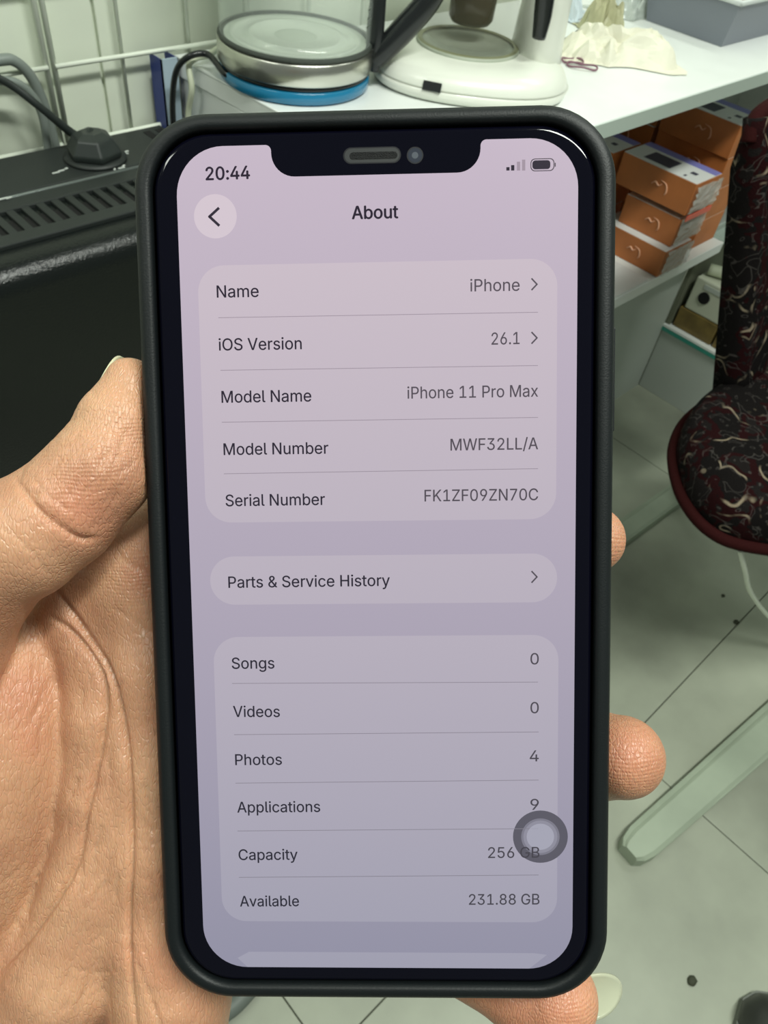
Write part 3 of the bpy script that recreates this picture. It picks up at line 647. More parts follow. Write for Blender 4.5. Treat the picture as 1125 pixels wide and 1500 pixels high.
def cardx(xl, xr, yt, yb, r):     # px columns at mid height, px rows at card centre
    x0, _ = S(xl[0], xl[1]); x1, _ = S(xr[0], xr[1]); _, y0 = S(*yt); _, y1 = S(*yb)
    return flat([(p[0], p[1]) for p in rrect(x1-x0, abs(y1-y0), min(r, abs(y1-y0)/2-.01), 10, 0, (x0+x1)/2, (y0+y1)/2)], .04, 'settings_card', M_card_, disp)
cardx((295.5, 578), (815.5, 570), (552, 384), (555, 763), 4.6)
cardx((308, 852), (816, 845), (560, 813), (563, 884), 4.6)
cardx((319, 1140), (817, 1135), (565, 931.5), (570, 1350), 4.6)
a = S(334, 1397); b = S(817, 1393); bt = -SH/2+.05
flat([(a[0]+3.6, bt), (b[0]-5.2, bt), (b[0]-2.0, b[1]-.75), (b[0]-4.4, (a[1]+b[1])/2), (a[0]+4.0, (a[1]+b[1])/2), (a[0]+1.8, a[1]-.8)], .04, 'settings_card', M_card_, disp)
GL = json.loads('''{" ":[188,[]],"&":[448,[[197,-7,165,-5,136,1,110,12,88,26,69,42,54,62,43,84,36,108,34,133,36,154,40,173,47,189,58,205,70,220,85,235,101,249,120,264,140,279,216,335,223,340,230,346,237,352,243,359,249,367,255,375,259,384,261,394,262,405,260,420,255,434,245,445,233,454,219,459,201,461,189,460,178,457,168,453,159,447,151,440,145,431,141,421,138,411,137,399,138,386,141,375,145,363,152,352,159,340,169,327,179,314,191,300,204,284,438,0,364,0,171,231,121,293,108,310,96,327,87,344,81,361,77,379,75,398,77,420,82,440,91,458,102,474,117,488,134,499,154,507,176,512,200,513,224,512,246,507,266,499,283,488,297,475,308,459,317,442,322,424,324,404,323,389,320,375,315,362,309,349,301,336,291,325,281,314,269,303,256,293,154,217,135,202,121,188,110,174,103,161,98,146,97,131,98,115,102,101,109,87,118,76,130,66,143,57,158,51,175,48,193,46,213,48,232,52,251,59,269,69,286,81,301,95,315,112,327,131,336,151,343,174,348,198,349,224,408,224,406,194,403,167,397,144,389,124,380,107,371,92,361,80,353,70,345,62,333,47,315,30,294,17,271,7,246,-1,221,-5]]],".":[188,[[95,-4,83,-3,73,1,63,9,55,18,51,29,50,41,51,53,55,64,63,73,73,81,83,85,95,87,107,85,118,81,128,73,135,64,140,53,141,41,140,29,135,18,128,9,118,1,107,-3]]],"/":[249,[[235,533,71,-76,14,-76,178,533]]],"0":[453,[[227,-7,191,-3,158,7,130,24,105,48,85,77,69,113,57,155,50,202,48,254,50,306,57,353,69,395,85,431,106,461,130,484,159,502,191,512,227,516,262,512,295,502,323,484,348,461,368,431,384,395,396,353,403,306,405,254,403,202,396,155,384,113,368,77,348,48,323,24,295,7,263,-3],[227,50,250,52,271,60,290,74,306,92,320,116,330,144,338,176,342,213,344,254,342,295,338,332,330,365,320,393,306,416,290,435,271,449,250,457,227,460,203,457,182,449,163,435,147,416,134,393,123,365,115,332,111,295,109,254,111,213,115,176,123,144,134,116,147,92,163,74,182,60,203,52]]],"1":[453,[[76,0,76,55,391,55,391,0],[276,509,276,0,212,0,212,448,209,448,86,358,86,427,198,509]]],"2":[453,[[64,0,64,47,234,229,252,248,268,266,282,282,294,298,303,312,311,327,316,341,319,356,320,371,319,389,315,405,308,419,298,431,287,441,273,449,258,455,241,458,224,460,205,458,188,454,172,447,159,438,148,427,139,413,132,398,128,381,127,362,66,362,68,391,75,418,86,442,102,464,121,482,143,496,168,507,196,513,225,516,254,513,281,507,306,497,328,482,346,465,361,445,372,423,379,398,381,372,380,354,377,336,371,318,363,299,351,280,336,259,317,235,294,209,267,180,153,60,153,57,389,57,389,0]]],"3":[453,[[218,-7,188,-5,159,1,133,10,108,22,88,38,70,57,57,79,48,104,44,132,109,132,112,115,118,100,126,87,137,76,150,66,165,59,182,54,200,51,219,50,239,51,258,55,275,61,291,69,304,80,315,93,323,108,328,125,329,145,328,163,323,180,316,196,306,211,292,223,275,234,254,241,229,246,201,248,157,248,157,299,288,448,288,452,70,452,70,509,372,509,372,461,211,278,211,289,247,290,279,286,308,276,333,262,354,244,371,222,383,198,391,173,393,145,390,116,383,90,370,66,354,45,333,27,309,12,281,2,251,-5]]],"4":[453,[[40,105,40,158,247,509,311,509,109,166,109,163,413,163,413,105],[282,0,282,121,282,146,282,318,343,318,343,0]]],"5":[453,[[221,-7,192,-5,165,1,140,11,118,25,99,41,83,60,71,82,63,105,60,130,122,130,125,115,130,102,138,89,148,78,160,68,173,60,188,54,204,51,221,50,241,51,259,56,276,64,291,75,304,89,314,104,322,122,326,141,328,162,326,183,321,203,314,221,303,237,290,251,275,262,257,270,238,275,218,277,201,276,184,273,167,268,152,262,139,255,128,246,67,253,96,509,366,509,366,452,151,452,134,301,136,301,148,311,162,318,178,325,194,330,212,333,229,334,252,332,274,328,294,321,313,311,330,299,345,285,358,269,370,251,379,231,386,210,390,187,391,163,388,132,381,102,369,76,352,52,332,32,309,15,282,3,253,-4]]],"6":[453,[[226,-7,196,-4,168,3,142,15,119,31,100,51,84,74,73,101,66,130,64,162,65,187,71,212,80,239,93,268,112,302,137,340,252,509,322,509,151,261,145,261,151,270,157,279,165,288,174,295,184,302,196,307,208,311,221,313,235,314,265,312,291,305,316,295,337,280,355,262,370,240,380,215,387,187,389,157,387,127,379,98,368,73,352,50,333,30,310,14,284,3,257,-4],[226,48,245,50,263,55,279,63,293,73,304,86,314,101,322,119,326,137,327,157,326,178,322,196,314,213,304,228,293,241,279,251,263,259,245,264,226,265,207,264,190,259,174,252,160,241,148,229,138,214,131,197,126,179,125,158,126,138,131,119,138,102,148,86,160,73,174,63,190,55,207,50]]],"7":[453,[[97,0,323,448,323,452,62,452,62,509,391,509,391,449,165,0]]],"8":[453,[[226,-7,193,-5,163,1,136,11,111,25,91,42,74,62,62,84,54,109,52,135,53,156,58,176,65,195,75,212,87,228,101,241,117,252,134,260,153,265,153,267,129,276,109,289,93,308,80,330,73,354,70,380,73,405,79,429,90,450,106,469,124,485,146,498,170,508,197,514,226,516,255,514,282,508,306,498,328,485,346,469,361,450,373,429,379,405,382,380,379,354,372,330,359,308,343,289,323,276,300,267,300,265,319,260,335,252,351,241,365,228,377,212,387,195,395,176,399,156,401,135,398,109,391,84,378,62,362,42,341,25,317,11,289,1,259,-5],[226,49,248,50,267,54,285,60,300,69,313,79,323,91,331,106,335,121,337,139,335,157,330,173,322,189,312,202,298,213,283,223,265,230,247,234,226,235,206,234,187,230,169,223,154,213,140,202,130,189,122,173,117,157,115,139,117,121,121,106,129,91,139,79,152,69,167,60,185,54,205,50],[226,290,244,291,260,294,274,300,287,308,298,318,307,330,314,344,318,359,319,376,318,392,314,407,308,420,299,432,288,442,275,449,260,455,244,459,226,460,208,459,192,455,177,449,164,442,153,432,145,420,138,407,134,392,133,376,134,359,138,344,145,330,154,318,165,308,178,300,193,294,209,291]]],"9":[453,[[226,516,256,513,285,506,310,494,333,478,352,458,368,434,380,408,387,378,389,347,387,322,382,296,373,270,359,240,340,207,315,168,200,0,130,0,301,248,307,248,302,238,295,229,287,221,278,214,268,207,257,202,245,198,232,195,218,195,188,197,161,203,137,214,116,229,98,247,83,269,72,294,66,321,64,352,66,382,73,411,85,436,101,459,120,479,143,494,168,506,196,513],[226,460,207,459,190,454,174,446,160,435,148,423,138,407,131,390,127,372,125,352,127,331,131,313,138,295,148,280,160,268,174,257,190,250,207,245,226,243,245,245,263,249,279,257,293,267,305,280,314,295,322,312,326,330,327,350,326,371,322,390,314,407,305,422,293,435,279,446,263,454,245,459]]],":":[188,[[95,-4,83,-3,73,1,63,9,55,18,51,29,50,41,51,53,55,64,63,73,73,81,83,85,95,87,107,85,118,81,128,73,135,64,140,53,141,41,140,29,135,18,128,9,118,1,107,-3],[95,271,83,272,73,277,63,284,55,294,51,304,50,316,51,328,55,339,63,349,73,356,83,360,95,362,107,360,118,356,128,349,135,339,140,328,141,316,140,304,135,294,128,284,118,277,107,272]]],"A":[480,[[16,0,201,509,276,509,463,0,395,0,287,302,280,323,272,346,264,372,255,402,244,438,232,478,245,478,233,437,222,402,213,371,204,345,197,322,191,302,85,0],[110,142,110,199,370,199,370,142]]],"B":[456,[[60,0,60,509,241,509,274,507,304,501,329,491,350,477,367,461,381,442,390,421,396,398,398,374,397,353,393,336,387,320,378,307,368,295,356,286,343,278,329,272,315,267,315,262,331,260,347,254,363,245,378,234,391,220,402,203,411,184,416,161,418,136,416,111,410,88,400,67,386,48,368,31,344,18,317,8,284,2,247,0],[125,57,245,57,281,60,309,67,330,80,344,96,353,115,355,137,354,153,350,169,342,184,333,197,320,209,306,218,289,225,269,229,248,231,125,231],[125,285,238,285,256,287,273,290,288,296,302,304,314,314,323,326,330,340,335,355,336,372,333,393,326,412,313,429,294,442,270,449,240,452,125,452]]],"C":[510,[[267,-7,225,-3,186,7,150,25,119,49,92,79,70,115,53,157,44,203,40,254,44,305,53,352,70,393,92,429,119,459,150,484,186,501,225,512,267,516,293,514,317,511,340,504,362,496,383,485,402,471,419,456,435,438,448,418,459,397,467,373,473,348,408,348,404,365,397,380,389,395,380,407,369,418,357,428,344,437,330,444,315,449,300,453,284,455,267,456,237,453,209,445,184,432,161,414,141,391,125,364,113,332,106,295,103,254,106,213,113,177,125,145,141,117,161,94,184,76,210,63,237,56,267,53,284,54,300,56,315,60,330,65,344,72,357,81,369,90,380,102,389,114,397,128,404,144,408,160,473,160,467,135,459,112,448,91,435,71,420,53,402,38,383,24,363,13,341,5,317,-2,293,-6]]],"F":[410,[[60,0,60,509,369,509,369,452,125,452,125,278,346,278,346,221,125,221,125,0]]],"G":[520,[[269,-7,225,-3,185,7,149,25,118,49,91,79,69,116,53,157,43,203,40,254,43,305,53,352,69,393,91,429,117,459,149,484,184,501,223,512,265,516,291,514,316,510,340,504,363,494,384,483,403,469,421,453,436,436,449,416,460,395,468,373,474,349,408,349,402,365,395,379,387,393,378,406,368,417,356,427,344,436,330,443,315,448,300,453,283,455,265,456,236,453,209,445,183,432,160,414,141,392,125,364,113,332,106,295,103,254,106,213,113,177,125,145,141,117,161,95,184,76,210,63,238,56,269,53,296,55,322,61,345,71,365,85,382,102,396,123,407,147,413,173,415,202,434,199,283,199,283,256,478,256,478,200,475,160,466,124,451,91,431,62,406,38,377,19,344,5,308,-4]]],"H":[517,[[60,0,60,509,125,509,125,289,392,289,392,509,457,509,457,0,392,0,392,232,125,232,125,0]]],"K":[467,[[104,145,104,216,116,231,128,246,139,261,151,275,162,289,174,303,187,317,199,331,212,344,364,509,448,509,231,276,228,276],[60,0,60,509,125,509,125,334,124,225,125,193,125,0],[372,0,188,259,228,309,449,0]]],"L":[393,[[60,0,60,509,125,509,125,57,361,57,361,0]]],"M":[628,[[60,0,60,509,152,509,277,187,287,159,299,123,311,84,322,49,307,49,318,83,330,121,342,158,352,187,476,509,568,509,568,0,504,0,504,291,504,327,505,369,506,413,507,457,513,457,508,441,503,425,498,409,482,363,467,322,456,291,342,0,286,0,170,291,159,321,145,361,129,408,112,457,119,457,120,416,121,372,122,328,122,291,122,0]]],"N":[523,[[60,0,60,509,136,509,343,183,349,174,355,163,363,151,371,137,379,122,388,107,396,90,405,73,414,55,405,54,403,72,402,90,401,108,400,126,399,142,399,157,399,195,399,509,463,509,463,0,387,0,202,290,177,331,168,346,159,363,148,381,108,452,119,454,122,384,124,328,125,291,125,0]]],"O":[533,[[267,-7,225,-3,186,7,150,25,119,49,92,79,70,115,53,157,44,203,40,254,44,305,53,352,70,393,92,429,119,459,150,484,186,501,225,512,267,516,309,512,348,501,384,484,415,459,442,429,464,393,480,352,490,305,493,254,490,203,480,157,464,115,442,79,415,49,384,25,348,7,309,-3],[267,53,296,55,324,63,349,76,372,94,392,116,408,144,420,176,428,213,430,254,428,295,420,332,408,365,392,392,372,415,349,433,324,446,296,453,267,456,237,453,210,445,184,433,161,415,142,392,125,364,113,332,106,295,103,254,106,213,113,176,125,144,142,117,161,94,184,76,210,63,237,55]]],"P":[445,[[60,0,60,509,235,509,272,506,305,499,332,487,356,471,375,452,390,430,400,404,407,377,409,348,407,318,400,291,390,265,375,243,356,223,332,207,305,195,272,188,235,186,109,186,109,242,233,242,257,244,279,248,297,256,312,266,324,279,333,294,339,310,343,328,344,348,343,367,339,385,333,402,324,416,312,428,297,439,279,446,257,451,232,452,125,452,125,0]]],"S":[447,[[224,-9,188,-7,156,-1,128,9,102,23,81,40,64,60,51,83,42,109,38,137,104,137,108,118,114,102,123,88,136,76,150,66,166,59,185,53,204,50,224,49,246,50,267,54,286,60,303,69,317,79,329,92,338,106,344,122,346,139,344,154,340,168,332,179,322,189,310,197,296,205,280,211,263,217,245,222,184,239,145,253,112,269,86,289,67,313,56,341,52,372,54,400,62,425,75,448,92,468,113,484,138,498,165,508,195,514,227,516,259,514,289,508,316,498,340,484,360,468,377,449,390,427,398,403,401,378,337,378,332,402,320,421,302,437,280,449,254,456,225,459,204,457,185,454,167,448,152,440,139,430,129,418,121,405,117,391,115,376,117,359,122,345,131,334,142,324,155,315,169,308,184,302,198,297,212,293,264,279,279,275,295,270,312,264,328,256,344,248,359,238,372,226,384,213,395,198,402,180,407,161,408,139,406,112,399,87,386,64,370,43,349,25,323,11,294,0,261,-7]]],"V":[480,[[204,0,16,509,84,509,192,206,199,187,207,164,215,137,225,106,236,71,248,31,235,31,247,71,257,107,267,138,276,165,283,187,290,206,395,509,463,509,278,0]]],"W":[686,[[155,0,16,509,82,509,163,196,167,179,172,162,175,145,187,94,190,76,194,58,197,40,189,40,193,58,196,76,200,94,203,111,207,128,211,145,224,196,306,509,380,509,462,196,466,179,470,162,474,145,486,94,490,76,494,58,497,40,488,40,492,58,495,76,499,94,503,111,506,128,510,145,523,196,603,509,670,509,530,0,455,0,368,323,362,345,357,368,351,391,346,417,341,445,336,475,350,475,345,446,340,420,335,395,330,371,324,347,318,323,230,0]]],"Z":[438,[[42,0,42,46,273,385,284,400,295,415,306,431,318,446,329,461,341,476,348,454,327,453,306,453,285,452,265,452,244,452,223,452,40,452,40,509,397,509,397,462,169,129,157,113,146,97,134,81,97,33,90,54,111,55,131,56,152,57,173,57,193,57,214,57,399,57,399,0]]],"a":[389,[[160,-9,137,-7,115,-3,94,5,76,15,60,29,48,45,38,63,32,84,30,108,32,128,36,146,43,161,53,174,64,184,78,193,92,200,108,206,125,211,143,214,161,217,178,220,234,227,247,229,257,231,265,235,271,240,274,246,276,255,276,257,275,272,272,285,267,297,260,307,251,315,240,322,227,327,212,330,196,331,178,330,163,327,149,322,137,316,127,309,118,301,110,292,104,283,100,274,41,291,51,313,64,331,79,346,95,358,114,368,133,375,153,380,173,383,194,384,208,384,223,382,239,379,255,375,271,369,286,360,300,350,312,336,322,320,330,301,335,278,337,251,337,0,277,0,277,52,272,52,267,43,260,34,252,25,242,16,229,8,215,1,199,-4,181,-7],[170,45,192,47,211,51,228,59,242,68,254,80,263,93,270,108,274,122,276,138,276,190,272,187,267,184,259,182,251,180,241,178,231,176,200,171,175,168,161,166,147,163,134,159,122,153,112,147,103,139,97,130,93,118,92,105,93,93,96,82,102,72,109,64,119,57,130,52,142,48,156,46]]],"b":[424,[[229,-8,208,-7,189,-3,172,4,159,12,147,21,138,31,130,41,123,50,118,59,112,59,112,0,53,0,53,509,114,509,114,319,118,319,123,327,130,336,137,346,147,355,158,364,171,373,188,379,207,383,229,384,259,382,287,374,313,361,335,342,354,320,370,293,381,261,388,227,390,189,388,151,381,116,370,84,355,57,336,34,313,16,288,3,260,-6],[220,47,242,49,262,55,279,66,294,80,306,97,316,117,323,139,327,163,328,189,327,215,323,239,316,261,307,281,295,298,280,311,262,322,243,328,220,330,198,328,178,322,161,312,147,299,134,282,125,263,118,241,114,216,113,189,114,162,118,138,125,115,135,95,147,78,162,65,179,55,198,49]]],"c":[396,[[207,-8,174,-5,144,3,117,16,93,35,72,58,56,85,44,116,37,150,34,187,37,225,44,260,56,291,72,318,93,341,117,360,144,374,174,382,207,384,226,384,243,381,260,377,276,371,291,364,305,356,318,346,330,335,340,322,349,308,356,293,362,277,303,262,300,272,295,281,290,289,284,297,278,304,270,311,261,316,252,321,242,325,231,328,220,329,207,330,184,328,163,321,145,310,130,296,118,278,108,258,102,236,98,212,96,187,98,163,102,139,108,117,118,97,130,80,145,66,163,55,184,49,207,46,220,47,232,49,243,52,253,55,262,60,271,66,279,73,285,80,292,89,297,98,301,107,304,117,363,102,357,86,350,70,341,56,331,43,319,32,306,21,292,12,277,5,261,-1,244,-5,226,-7]]],"d":[424,[[195,-8,165,-6,137,3,111,16,89,34,70,57,55,84,43,116,36,151,34,189,36,227,43,261,55,293,70,320,89,342,112,361,137,374,165,382,196,384,218,383,237,379,253,373,267,364,278,355,287,346,295,336,301,327,306,319,311,319,311,509,372,509,372,0,313,0,313,59,307,59,301,50,295,41,287,31,277,21,266,12,252,4,236,-3,217,-7],[205,47,226,49,246,55,263,65,278,78,290,95,299,115,306,138,310,162,312,189,310,216,306,241,300,263,290,282,278,299,263,312,246,322,227,328,205,330,182,328,162,322,145,311,130,298,118,281,108,261,102,239,98,215,96,189,98,163,102,139,109,117,118,97,130,80,145,66,162,55,182,49]]],"e":[404,[[212,-8,177,-5,145,3,117,16,92,35,72,58,56,85,44,116,37,150,34,187,36,224,44,258,55,290,71,317,91,340,115,359,142,373,172,382,205,384,226,383,246,380,266,374,285,366,303,355,319,341,334,324,347,305,357,282,365,256,370,227,371,194,371,169,75,169,75,221,338,221,310,202,308,226,304,248,298,269,288,286,277,301,263,314,246,323,227,328,205,330,183,328,164,323,146,313,131,301,119,286,109,270,102,251,97,231,96,211,96,178,98,151,102,127,110,106,121,88,135,73,151,61,169,53,190,48,212,46,227,47,241,49,254,53,265,58,276,65,285,73,294,82,300,93,306,105,365,91,358,72,348,55,335,39,320,26,302,14,283,4,261,-3,237,-7]]],"g":[425,[[207,-151,180,-149,156,-146,134,-140,114,-132,97,-122,82,-110,70,-97,59,-84,51,-69,101,-41,107,-49,114,-57,122,-66,131,-74,142,-82,154,-88,169,-93,187,-96,207,-97,236,-95,261,-87,282,-75,298,-58,308,-34,311,-6,311,68,306,68,301,60,294,51,287,41,277,32,266,23,252,16,236,10,217,6,195,5,165,7,138,14,113,27,90,43,71,65,55,90,43,120,36,154,34,191,36,229,43,263,55,293,71,320,90,342,112,361,138,374,166,382,196,384,218,383,237,379,253,373,267,365,279,356,288,346,296,336,302,327,308,319,313,319,313,379,372,379,372,-9,370,-40,363,-67,350,-90,334,-109,314,-124,291,-136,265,-144,237,-149],[205,59,227,61,246,66,264,75,278,87,290,103,300,121,307,142,311,166,312,193,311,219,307,242,300,264,291,283,279,299,264,312,247,322,227,328,205,330,182,328,163,322,145,312,130,298,118,282,109,262,102,241,98,218,96,193,98,167,102,144,109,123,118,104,131,88,145,76,163,66,183,61]]],"h":[410,[[114,227,114,0,53,0,53,509,114,509,114,287,102,287,116,319,132,344,152,362,175,374,200,382,227,384,252,383,275,377,295,369,313,356,328,340,341,321,350,298,355,271,357,240,357,0,296,0,296,235,293,263,286,286,273,304,256,318,235,326,210,329,192,328,176,324,161,317,147,308,136,297,126,283,119,266,115,248]]],"i":[167,[[53,0,53,379,114,379,114,0],[84,443,73,444,63,448,54,455,47,463,43,472,41,483,43,494,47,504,54,512,63,518,73,522,84,524,95,522,105,518,114,512,121,504,125,494,126,483,125,472,121,463,114,455,105,448,95,444]]],"l":[189,[[139,-2,112,0,91,8,74,20,62,37,55,59,53,84,53,509,114,509,114,99,114,83,117,71,120,62,126,57,135,53,146,52,160,53,170,54,181,3,162,-1,154,-2,147,-2]]],"m":[610,[[53,0,53,379,112,379,112,295,108,295,114,314,122,331,132,346,144,358,158,368,172,376,187,382,203,385,219,386,245,383,268,375,287,361,303,342,314,320,321,295,312,295,318,312,326,329,337,343,350,356,364,366,381,375,398,381,417,385,437,386,458,385,478,380,497,372,514,361,529,346,541,328,550,307,555,283,557,255,557,0,496,0,496,254,493,279,485,298,473,313,456,323,438,329,419,330,402,329,387,326,374,320,363,312,353,302,345,290,340,277,336,263,335,247,335,0,274,0,274,260,272,280,265,297,253,311,238,322,220,328,199,330,185,329,171,326,158,320,145,312,135,302,126,289,119,274,115,257,114,238,114,0]]],"n":[410,[[114,227,114,0,53,0,53,379,112,379,112,287,102,287,116,319,132,344,152,362,175,374,200,382,227,384,252,383,275,377,295,369,313,356,328,340,341,321,350,298,355,271,357,240,357,0,296,0,296,235,293,263,286,286,273,304,256,318,235,326,210,329,192,328,176,324,161,317,147,308,136,297,126,283,119,266,115,248]]],"o":[415,[[207,-8,174,-5,144,3,117,16,93,35,72,58,56,85,44,116,37,150,34,187,37,225,44,260,56,291,72,318,93,341,117,360,144,374,174,382,207,384,241,382,271,374,299,360,323,341,343,318,359,291,371,260,379,225,381,187,379,150,371,116,359,85,343,58,323,35,299,16,271,3,241,-5],[207,46,231,49,252,55,270,66,285,80,298,97,307,117,314,139,318,163,319,187,318,212,314,236,307,258,298,278,285,296,270,310,252,321,231,328,207,330,184,328,163,321,145,310,130,296,118,278,108,258,102,236,98,212,96,187,98,163,102,139,108,117,118,97,130,80,145,66,163,55,184,49]]],"p":[424,[[53,-143,53,379,112,379,112,319,118,319,123,327,130,336,137,346,147,355,158,364,171,373,188,379,207,383,229,384,259,382,287,374,313,361,335,342,354,320,370,293,381,261,388,227,390,189,388,151,381,116,370,84,355,57,336,34,313,16,288,3,260,-6,229,-8,208,-7,189,-3,173,4,159,12,147,21,138,31,130,41,124,50,118,59,114,59,114,-143],[220,47,242,49,262,55,279,66,294,80,306,97,316,117,323,139,327,163,328,189,327,215,323,239,316,261,307,281,295,298,280,311,262,322,243,328,220,330,198,328,178,322,161,312,147,299,134,282,125,263,118,241,114,216,113,189,114,162,118,138,125,115,135,95,147,78,162,65,179,55,198,49]]],"r":[259,[[53,0,53,379,112,379,112,321,115,321,124,339,137,354,152,367,171,377,191,383,213,385,229,384,243,384,243,322,230,324,223,325,215,326,207,326,190,324,174,321,159,315,146,306,135,296,126,284,119,269,115,254,114,237,114,0]]],"s":[365,[[182,-8,157,-7,133,-3,112,3,93,12,76,24,62,38,50,54,41,73,36,94,94,107,101,87,111,72,124,60,141,52,160,47,181,45,206,47,227,53,244,62,258,74,265,88,268,103,266,115,262,126,254,136,243,144,229,150,212,155,149,170,118,180,92,192,72,208,58,227,50,249,47,274,49,295,55,314,65,332,79,347,95,360,115,370,137,378,161,383,187,384,212,383,234,379,254,372,271,363,286,352,299,339,309,324,318,308,324,290,268,277,262,291,254,304,243,316,228,325,210,331,187,333,166,331,147,326,131,317,119,305,111,292,109,277,110,264,115,253,124,243,136,235,152,229,172,223,229,209,261,200,287,187,306,171,320,153,328,131,331,107,329,85,323,65,312,47,298,31,281,18,260,6,236,-2,210,-7]]],"t":[227,[[204,379,204,327,6,327,6,379],[65,471,126,471,126,98,127,83,130,70,136,61,144,55,156,51,170,50,185,51,202,54,213,2,207,0,200,-2,192,-3,184,-3,176,-4,168,-4,138,-1,113,7,92,21,77,41,68,64,65,93]]],"u":[410,[[182,-5,158,-3,135,2,115,11,97,23,82,39,69,59,60,82,54,109,53,139,53,379,114,379,114,144,116,117,124,94,137,75,154,61,175,53,200,50,218,51,234,55,249,62,263,71,274,83,283,97,290,113,295,132,296,153,296,379,357,379,357,0,298,0,298,92,307,92,294,60,277,35,257,17,234,5,209,-3]]],"v":[389,[[163,0,17,379,84,379,165,155,173,132,180,110,187,87,193,64,199,42,206,21,184,21,191,42,197,64,203,87,209,110,216,132,224,155,305,379,371,379,226,0]]],"x":[379,[[21,0,171,218,171,171,29,379,100,379,147,306,159,287,170,270,179,253,188,237,198,221,207,206,175,206,185,221,194,237,202,253,211,270,222,287,233,306,282,379,352,379,209,169,209,214,358,0,287,0,231,85,219,103,209,120,200,136,191,152,182,167,173,182,205,182,195,167,187,152,178,136,170,120,160,103,148,85,91,0]]],"y":[389,[[47,-139,61,-86,71,-87,83,-89,94,-90,104,-89,113,-86,122,-81,130,-74,138,-64,145,-51,151,-36,163,-1,17,379,84,379,165,155,173,132,180,109,187,87,193,64,199,42,206,21,184,21,190,42,196,64,202,87,209,110,216,132,224,155,305,379,371,379,204,-58,196,-77,187,-93,177,-107,165,-119,153,-128,139,-136,125,-141,109,-144,91,-145,82,-145,73,-144,65,-143,57,-142,52,-140]]]}''')
from mathutils.geometry import delaunay_2d_cdt
GCACHE = {}
def glyph(c):       # contours -> triangles kept where the winding number is not zero
    if c in GCACHE: return GCACHE[c]
    vs = []; es = []; polys = []
    for p in GL[c][1]:
        k = len(vs); n = len(p)//2; pp = [(p[2*i], p[2*i+1]) for i in range(n)]; polys.append(pp)
        vs += [Vector(a) for a in pp]; es += [(k+i, k+(i+1) % n) for i in range(n)]
    if not vs: GCACHE[c] = ([], []); return GCACHE[c]
    v, e, f, *_ = delaunay_2d_cdt(vs, es, [], 0, .05)
    keep = []
    for t in f:
        cx = sum(v[i].x for i in t)/len(t); cy = sum(v[i].y for i in t)/len(t); w = 0
        for pp in polys:
            for (x0, y0), (x1, y1) in zip(pp, pp[1:]+pp[:1]):
                if (y0 <= cy) != (y1 <= cy) and x0+(cy-y0)*(x1-x0)/(y1-y0) > cx: w += 1 if y1 > y0 else -1
        if w: keep.append(tuple(t))
    GCACHE[c] = ([(a.x, a.y) for a in v], keep); return GCACHE[c]
def text(s, xl, xr, yl, yr, m, cap=2.03, bold=0.0, name='screen_text', z=.07):
    """xl,xr: columns of first and last ink in the photograph; yl,yr: baseline rows there"""
    pen = 0; lay = []; mn = 1e9; mx = -1e9
    for c in s:
        v, f = glyph(c)
        if v: lay.append((v, f, pen)); mn = min(mn, pen+min(a[0] for a in v)); mx = max(mx, pen+max(a[0] for a in v))
        pen += GL[c][0]
    (x0, y0), (x1, y1) = S(xl, yl), S(xr, yr); k = (x1-x0)/(mx-mn); ky = cap/509.0; sl = (y1-y0)/(x1-x0); V_ = []; F_2 = []
    for dx, dy in (((-bold, 0), (bold, 0), (0, bold*.8), (0, -bold*.8)) if bold else ((0, 0),)):
        for v, f, pn in lay:
            b0 = len(V_)
            for a in v:
                X = (a[0]+pn-mn)*k; V_.append(((x0+X+dx)*mm, (y0+X*sl+a[1]*ky+dy)*mm, 0))
            F_2 += [tuple(i+b0 for i in t) for t in f]
    me = bpy.data.meshes.new(name); me.from_pydata(V_, [], F_2); me.materials.append(m)
    o = bpy.data.objects.new(name, me); COL.objects.link(o); o.parent = disp; o.location = (0, 0, z*mm); return o
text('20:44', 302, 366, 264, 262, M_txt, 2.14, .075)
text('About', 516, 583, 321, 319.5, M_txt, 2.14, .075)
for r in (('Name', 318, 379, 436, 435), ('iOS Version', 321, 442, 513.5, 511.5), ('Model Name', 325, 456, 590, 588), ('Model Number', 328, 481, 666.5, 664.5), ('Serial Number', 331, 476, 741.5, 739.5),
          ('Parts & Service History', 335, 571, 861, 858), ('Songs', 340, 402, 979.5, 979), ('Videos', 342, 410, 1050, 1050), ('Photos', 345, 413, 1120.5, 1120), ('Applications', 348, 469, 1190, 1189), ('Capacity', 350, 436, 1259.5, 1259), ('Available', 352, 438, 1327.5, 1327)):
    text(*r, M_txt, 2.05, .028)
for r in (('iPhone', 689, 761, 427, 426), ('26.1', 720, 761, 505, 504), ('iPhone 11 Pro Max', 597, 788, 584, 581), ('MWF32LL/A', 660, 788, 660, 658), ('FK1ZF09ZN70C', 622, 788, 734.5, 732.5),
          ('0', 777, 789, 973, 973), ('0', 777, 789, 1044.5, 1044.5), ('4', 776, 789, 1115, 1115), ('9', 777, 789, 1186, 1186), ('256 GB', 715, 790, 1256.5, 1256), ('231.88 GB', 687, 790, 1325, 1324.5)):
    text(*r, M_txt2, 2.05, .018)
